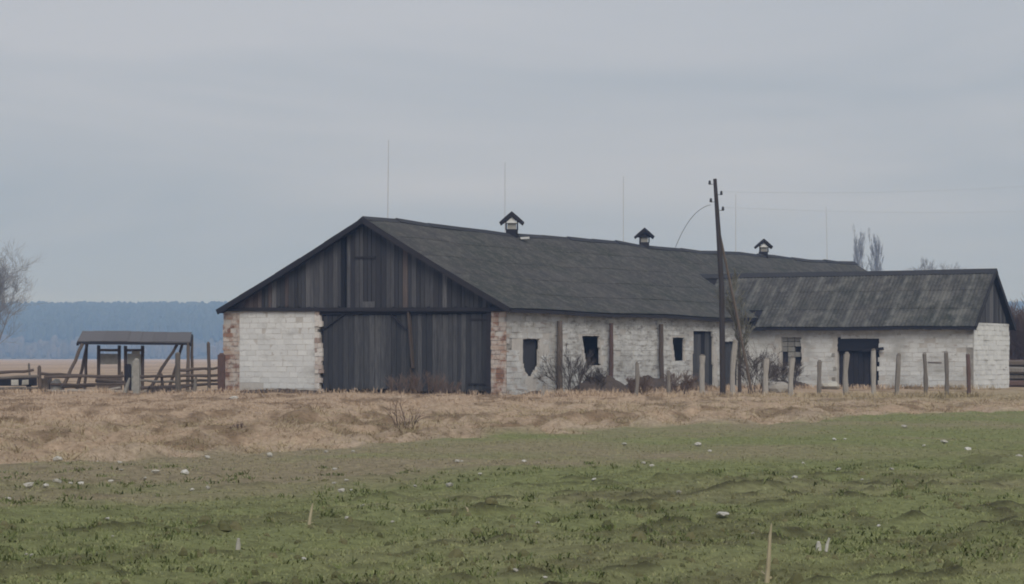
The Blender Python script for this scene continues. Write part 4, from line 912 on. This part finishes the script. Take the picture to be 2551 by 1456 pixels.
for k in range(6):
    bm = bmesh.new(); bmesh.ops.create_icosphere(bm, subdivisions=1, radius=1.0); rnd = random.Random(k + 90)
    for v in bm.verts: v.co *= rnd.uniform(.7, 1.2); v.co.z *= .6
    me = bpy.data.meshes.new('stone'); bm.to_mesh(me); bm.free(); me.materials.append(M['stone']); vm.append(me)
for lst, x0 in ((st4, 0), (st5, 805.6), (st6, 1678)):
    for s in lst:
        x, y = x0 + s[0] * .3546, 939.8 + s[1] * .3546; X, Y = ground_xy(x, y + 2); k = s[2] if len(s) > 2 else .9
        r = 6.4 * k * Y / F * random.uniform(.8, 1.15); brn = lst is st4 and s[1] < 900
        o = obj('stone', random.choice(vm), None, (X, Y, gz(X, Y) + r * .5 + .012), (random.gauss(0, .2), random.gauss(0, .2), random.random() * 6), (r * random.uniform(1.0, 1.5), r, r * random.uniform(.8, 1.2)))
        if brn: z_ = ('big flat pale stone lying on' if k >= 1.8 else ('middle-sized pale stone lying on' if k > 1.1 else 'small pale stone lying on')); w_ = ' the brown stubble touching the dry grass' if s[1] < 640 else ' the brown stubble farther from the dry grass'; tag(o, z_ + w_, 'stone', 'pale stones on' + w_)
        else:
            marks = (((1909, 1456), 'near the tall thick dry stalk'), ((768, 1312), 'near the short bent dry stalk'), ((2048, 1384), 'near the two white shards'), ((592, 1366), 'near the lone upright white fragment'), ((1800, 1288), 'near the flat bright white stone'))
            near = min(((Vector((X, Y)) - Vector(ground_xy(*m_[0]))).length, m_[1]) for m_ in marks); ed = float(zones(np.array([X]), np.array([Y]))[3][0])
            where = near[1] if near[0] < 2.6 else ('on the green crop close to the dry grass belt' if ed > -6 else 'out on the open green crop')
            size = 'larger whitish stone' if k > 1.25 else ('middling whitish stone' if k > 1.0 else 'small whitish stone')
            tag(o, size + ' lying ' + where, 'stone', 'whitish stones ' + where)
def shard(label, x0, y0, x1, y1, w, mat='stone', name='white_shard', cat='shard'):
    X, Y = ground_xy(x0, y0); b_ = at(x1, y1, Y); z = gz(X, Y); w_ = w * Y / F; m = MB(); m.tube([(0, 0, -.03), ((b_.x - X) * .55, .01, (b_.z - z) * .55), (b_.x - X, 0, max(.05, b_.z - z))], [w_ * .55, w_ * .5, w_ * .3], 6)
    o = m.build(name, M[mat], None, (X, Y, z)); return tag(o, label, cat)
shard('upright white shard with a blunt end stuck in the field', 2040, 1384, 2039, 1350, 13)
shard('slim leaning white shard beside the blunt upright one', 2056, 1384, 2066, 1341, 8)
shard('single upright white fragment standing alone in the green field', 592, 1366, 594, 1342, 12)
rock('white_flat_stone', 'flat bright white stone at the end of a dark furrow', 'stone', 1800, 1288, ground_xy(1800, 1288)[1], .06, 'stone', .4, seed=8)
for (x0, y0, x1, y1, w, lb) in ((1909, 1462, 1922, 1305, 13, 'tall thick pale dry stalk standing in the foreground field'), (768, 1312, 780, 1254, 9, 'short bent pale dry stalk alone in the field'), (1165, 1290, 1160, 1262, 6, 'thin short dry stalk in mid field')):
    X, Y = ground_xy(x0, y0 if y0 < 1456 else 1456); b_ = at(x1, y1, Y); z = gz(X, Y); w_ = w * Y / F / 2; h = b_.z - z; t = thing('dry_stalk', lb, 'plant stalk', (X, Y, z), 0, 'dry stalks in the field')
    m = MB(); m.tube([(0, 0, -.05), ((b_.x - X) * .3 + .006, 0, h * .4), ((b_.x - X) * .75, .01, h * .8), (b_.x - X, 0, h)], [w_ * 1.1, w_ * .8, w_ * .6, w_ * .25], 6); m.build('stem', M['stalk'], t)
    m = MB()
    for q in range(3):
        an = q * 2.4; r = w_ * random.uniform(1.5, 2.5); z0 = h * (.05 + .10 * q); m.v += [(math.cos(an) * w_ * .6, math.sin(an) * w_ * .6, z0), (math.cos(an) * r, math.sin(an) * r, z0 + h * .06), (math.cos(an) * r * 1.2, math.sin(an) * r * 1.2 + .002, z0 + h * .02), (math.cos(an + .3) * w_ * .6, math.sin(an + .3) * w_ * .6, z0 - h * .02)]; m.f.append(tuple(range(len(m.v) - 4, len(m.v))))
    m.build('dry_leaf', M['stalk'], t)

# ------------------------------------------------------------------ grass blades
def blades(name, label, X, Y, n_per, hmin, hmax, wid, lean, colour_fn, cat='grass', bend=.5):
    """every point carries n_per two-segment blades, all in one mesh"""
    X = np.repeat(X, n_per); Y = np.repeat(Y, n_per); n = len(X)
    X = X + RNG.normal(0, .05, n); Y = Y + RNG.normal(0, .05, n); Z = field_height(X, Y)
    h = RNG.uniform(0, 1, n) ** 1.4 * (hmax - hmin) + hmin; h = h if np.isscalar(hmin) else h
    an = RNG.uniform(0, 2 * math.pi, n); wa = RNG.normal(0, .7, n); w = wid(Y) * RNG.uniform(.6, 1.3, n)
    ln = np.abs(RNG.normal(lean, lean * .6, n)) * h
    dx, dy = np.cos(an) * ln, np.sin(an) * ln; sx, sy = np.cos(wa) * w * .5, np.sin(wa) * w * .5
    base = np.stack([X, Y, Z - .015], -1); s = np.stack([sx, sy, 0 * sx], -1)
    mid = base + np.stack([dx * .35, dy * .35, h * .6], -1); tip = base + np.stack([dx, dy, h * (1 - .35 * np.minimum(1, ln / h))], -1)
    V = np.stack([base - s, base + s, mid + s * .8, mid - s * .8, tip], 1).reshape(-1, 3)
    i = np.arange(n, dtype=np.int32)[:, None] * 5
    loops = np.concatenate([i + [0, 1, 2, 3], i + [3, 2, 4]], 1).ravel().astype(np.int32)
    me = bpy.data.meshes.new(name); me.vertices.add(n * 5); me.vertices.foreach_set('co', V.astype(np.float32).ravel())
    me.loops.add(len(loops)); me.loops.foreach_set('vertex_index', loops)
    st = (np.arange(n)[:, None] * 7 + np.array([0, 4])).ravel().astype(np.int32)
    me.polygons.add(2 * n); me.polygons.foreach_set('loop_start', st); me.update(calc_edges=True)
    c = np.repeat(colour_fn(X, Y, n), 5, axis=0); ca = me.color_attributes.new('Col', 'FLOAT_COLOR', 'POINT')
    ca.data.foreach_set('color', np.concatenate([c, np.ones((len(c), 1))], -1).astype(np.float32).ravel())
    me.materials.append(M['blade']); o = obj(name, me); return tag(o, label, cat, kind='stuff')
def scatter(n, y0, y1, extra=1.12):
    Y = y0 * (y1 / y0) ** RNG.uniform(0, 1, n); X = RNG.uniform(-1, 1, n) * Y * .2237 * extra; return X, Y
X, Y = scatter(80000, 13.5, 82); u, v, dry, edge = zones(X, Y)
pt = fbm(u * 1.3, v * .35, 3, 61) * .6 + fbm(X * 1.7, Y * 1.7, 3, 81) * .4
keep = (dry < .5) & (RNG.uniform(0, 1, len(X)) < np.clip(1.5 - pt * 1.6, .15, 1) * (1 - .85 * ruts(X, Y))); X, Y = X[keep], Y[keep]
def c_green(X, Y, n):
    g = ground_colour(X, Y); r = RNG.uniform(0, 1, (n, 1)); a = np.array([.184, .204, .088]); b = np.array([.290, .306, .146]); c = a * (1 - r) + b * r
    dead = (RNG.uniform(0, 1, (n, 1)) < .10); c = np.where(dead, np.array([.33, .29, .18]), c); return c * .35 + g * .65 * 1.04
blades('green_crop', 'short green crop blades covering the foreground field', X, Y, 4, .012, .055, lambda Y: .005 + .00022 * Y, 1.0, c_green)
X, Y = scatter(1500, 13.5, 34); u, v, dry, edge = zones(X, Y); keep = (dry < .3) & (fbm(X * .6, Y * .6, 3, 131) > .48); X, Y = X[keep], Y[keep]
def c_weed(X, Y, n): r = RNG.uniform(0, 1, (n, 1)); return np.array([.075, .095, .036]) * (1 - r) + np.array([.16, .185, .075]) * r
blades('field_weed', 'darker leafy weed tufts dotted over the crop', X, Y, 14, .02, .10, lambda Y: .010 + .0002 * Y, 1.0, c_weed, 'weeds')
def clods(n, label):
    """low rough soil lumps, one mesh; dark tone also stands in for shaded hollows"""
    X, Y = scatter(n, 13.5, 32); u, v, dry, edge = zones(X, Y)
    k = (dry < .2) & (fbm(u * 1.2, v * .3, 3, 151) + .25 * sstep(4, 12, -edge) + .08 * sstep(30, 18, Y) > .80); X, Y = X[k], Y[k]; n = len(X)
    V = []; Fc = []; C = []; Z = field_height(X, Y); r_ = np.random.default_rng(77)
    for i in range(n):
        r = r_.uniform(.010, .030) * (1 + (r_.uniform() < .10) * .8); b = len(V); c = np.array([.085, .090, .042]) * (1 - (t := r_.uniform())) + np.array([.150, .140, .075]) * t; a0 = r_.uniform(0, 6)
        for zz, rr in ((-.02, 1.25), (r * .65, .9), (r * 1.25, .42)):
            for q in range(6): a = a0 + q * 1.0472; w = r * rr * r_.uniform(.7, 1.3); V.append((X[i] + math.cos(a) * w * 1.3, Y[i] + math.sin(a) * w, Z[i] + zz * r_.uniform(.8, 1.2)))
        for l in range(2):
            for q in range(6): p = b + l * 6 + q; p2 = b + l * 6 + (q + 1) % 6; Fc.append((p, p2, p2 + 6, p + 6))
        Fc.append(tuple(b + 12 + q for q in range(6))); C += [c] * 18
    me = mesh('soil_clods', V, Fc, M['blade']); ca = me.color_attributes.new('Col', 'FLOAT_COLOR', 'POINT')
    ca.data.foreach_set('color', np.concatenate([np.array(C), np.ones((len(C), 1))], -1).astype(np.float32).ravel())
    return tag(obj('soil_clods', me), label, 'soil', kind='stuff')
clods(900, 'soil clods broken through the green crop, dark tone also standing for shaded hollows')
X, Y = scatter(120000, 30, 99, 1.15); u, v, dry, edge = zones(X, Y)
ins_ = ((v > -.3) & (u < .6) & (u > -15)) | ((v > 25) & (u > 0) & (u < 14)) | ((v > .5) & (u > -.5) & (u < 1.9))
thin = np.where(u > 9, .55, 1.0)
keep = (dry > .45) & ~ins_ & (RNG.uniform(0, 1, len(X)) < thin); X, Y = X[keep], Y[keep]
def c_dry(X, Y, n):
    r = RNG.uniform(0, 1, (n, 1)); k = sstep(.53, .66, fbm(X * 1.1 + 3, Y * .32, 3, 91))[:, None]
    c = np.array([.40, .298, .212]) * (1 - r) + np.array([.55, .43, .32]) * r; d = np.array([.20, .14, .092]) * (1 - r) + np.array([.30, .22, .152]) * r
    c = c * (1 - k * .85) + d * k * .85; u, v = uvw(X, Y); gy = (sstep(6, 16, u) * .45)[:, None]; return c * (1 - gy) + np.array([.29, .27, .15]) * gy
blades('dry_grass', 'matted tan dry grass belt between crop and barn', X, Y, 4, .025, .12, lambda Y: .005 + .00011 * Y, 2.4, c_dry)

X, Y = scatter(650, 33, 96, 1.15); u, v, dry, edge = zones(X, Y)
ins_ = ((v > -.6) & (u < .8) & (u > -15.2)) | ((v > 25) & (u > 0) & (u < 14))
keep = (dry > .6) & ~ins_ & (edge > .3); X, Y = X[keep], Y[keep]; XT = np.repeat(X, 26) + RNG.normal(0, .16, len(X) * 26); YT = np.repeat(Y, 26) + RNG.normal(0, .22, len(X) * 26)
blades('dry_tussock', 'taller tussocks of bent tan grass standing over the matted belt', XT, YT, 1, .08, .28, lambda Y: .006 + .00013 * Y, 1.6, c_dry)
ex = []
def strip(p, q, n, w): t = RNG.uniform(0, 1, n); ex.append(np.stack([p[0] + (q[0] - p[0]) * t + RNG.normal(0, w, n), p[1] + (q[1] - p[1]) * t + RNG.normal(0, w, n)], -1))
fl, fr_ = C0 + AU * (-BW - .5) - AV * .7, C0 + AU * .6 - AV * .7; strip(fl, fr_, 700, .22)
strip(C0 + AU * 1.6 - AV * .3, C0 + AU * 1.9 + AV * 24, 2600, .4); strip(AXO + AU * .8 - AV * 1.3, AXO + AU * 13.5 - AV * 1.1, 1700, .3)
strip(at(-80, 985, 99.5), at(560, 985, 99.5), 2600, .5); strip(at(1340, 985, 91), at(2440, 985, 91), 3600, .5)
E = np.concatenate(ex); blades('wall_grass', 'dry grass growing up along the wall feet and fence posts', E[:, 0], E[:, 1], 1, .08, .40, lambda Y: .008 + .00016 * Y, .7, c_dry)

# ------------------------------------------------------------------ the far wood
def wood(name, label, n, y0, y1, x0, x1, h0, h1, cols, slim, seed, lift):
    r = np.random.default_rng(seed); V = []; Fc = []; C = []
    X = r.uniform(x0, x1, n); Y = y0 + (y1 - y0) * r.uniform(0, 1, n); Zg = lift(X, Y)
    for k in range(n):
        h = r.uniform(h0, h1); w = h * slim * r.uniform(.8, 1.25); c = cols[0] * (1 - (t := r.uniform())) + cols[1] * t; i = len(V); rot = r.uniform(0, 6)
        prof = [(0.0, .15), (.15, .75), (.35, 1.0), (.62, .95), (.85, .68), (1.0, .15)]
        for (zz, rr) in prof:
            for q in range(6):
                a = rot + q * math.pi / 3; ww = w * rr * r.uniform(.7, 1.2); V.append((X[k] + math.cos(a) * ww, Y[k] + math.sin(a) * ww, Zg[k] - .5 + h * min(1, zz + r.uniform(-.03, .03))))
        for lv in range(len(prof) - 1):
            for q in range(6): a = i + lv * 6 + q; b = i + lv * 6 + (q + 1) % 6; Fc.append((a, b, b + 6, a + 6))
        C += [c] * (6 * len(prof))
    me = mesh(name, V, Fc, M['blade']); ca = me.color_attributes.new('Col', 'FLOAT_COLOR', 'POINT')
    ca.data.foreach_set('color', np.concatenate([np.array(C), np.ones((len(C), 1))], -1).astype(np.float32).ravel())
    return tag(obj(name, me), label, 'forest', kind='stuff')
lift = lambda X, Y: 40 * sstep(1650, 2350, Y)
wood('far_conifer_wood', 'distant dark conifer forest on the horizon fading into blue haze', 6000, 1900, 2360, -820, 820, 17, 19.5, (np.array([.030, .042, .032]), np.array([.048, .058, .042])), .24, 5, lift)
wood('far_wood_edge', 'paler leafless wood edge in front of the distant conifers', 1100, 1650, 1860, -700, 700, 6, 14, (np.array([.085, .080, .075]), np.array([.12, .105, .095])), .28, 6, lift)
X, Yt = -190, 900
# ------------------------------------------------------------------ haze
m = MB(); m.box(-1900, 1900, -400, 3100, -3, 76); hz = m.build('haze', None); tag(hz, 'pale blue haze filling the air over the whole field', 'haze', kind='stuff')
hm = bpy.data.materials.new('haze'); hm.use_nodes = True; t = hm.node_tree; t.nodes.clear(); pv = N(t, 'ShaderNodeVolumePrincipled'); pv.inputs['Density'].default_value = .00058; pv.inputs['Color'].default_value = (.33, .55, 1.0, 1); pv.inputs['Absorption Color'].default_value = (1, 1, 1, 1); pv.inputs['Anisotropy'].default_value = 0.0
ou = N(t, 'ShaderNodeOutputMaterial'); L(t, pv.outputs[0], ou.inputs['Volume']); hz.data.materials.clear(); hz.data.materials.append(hm)
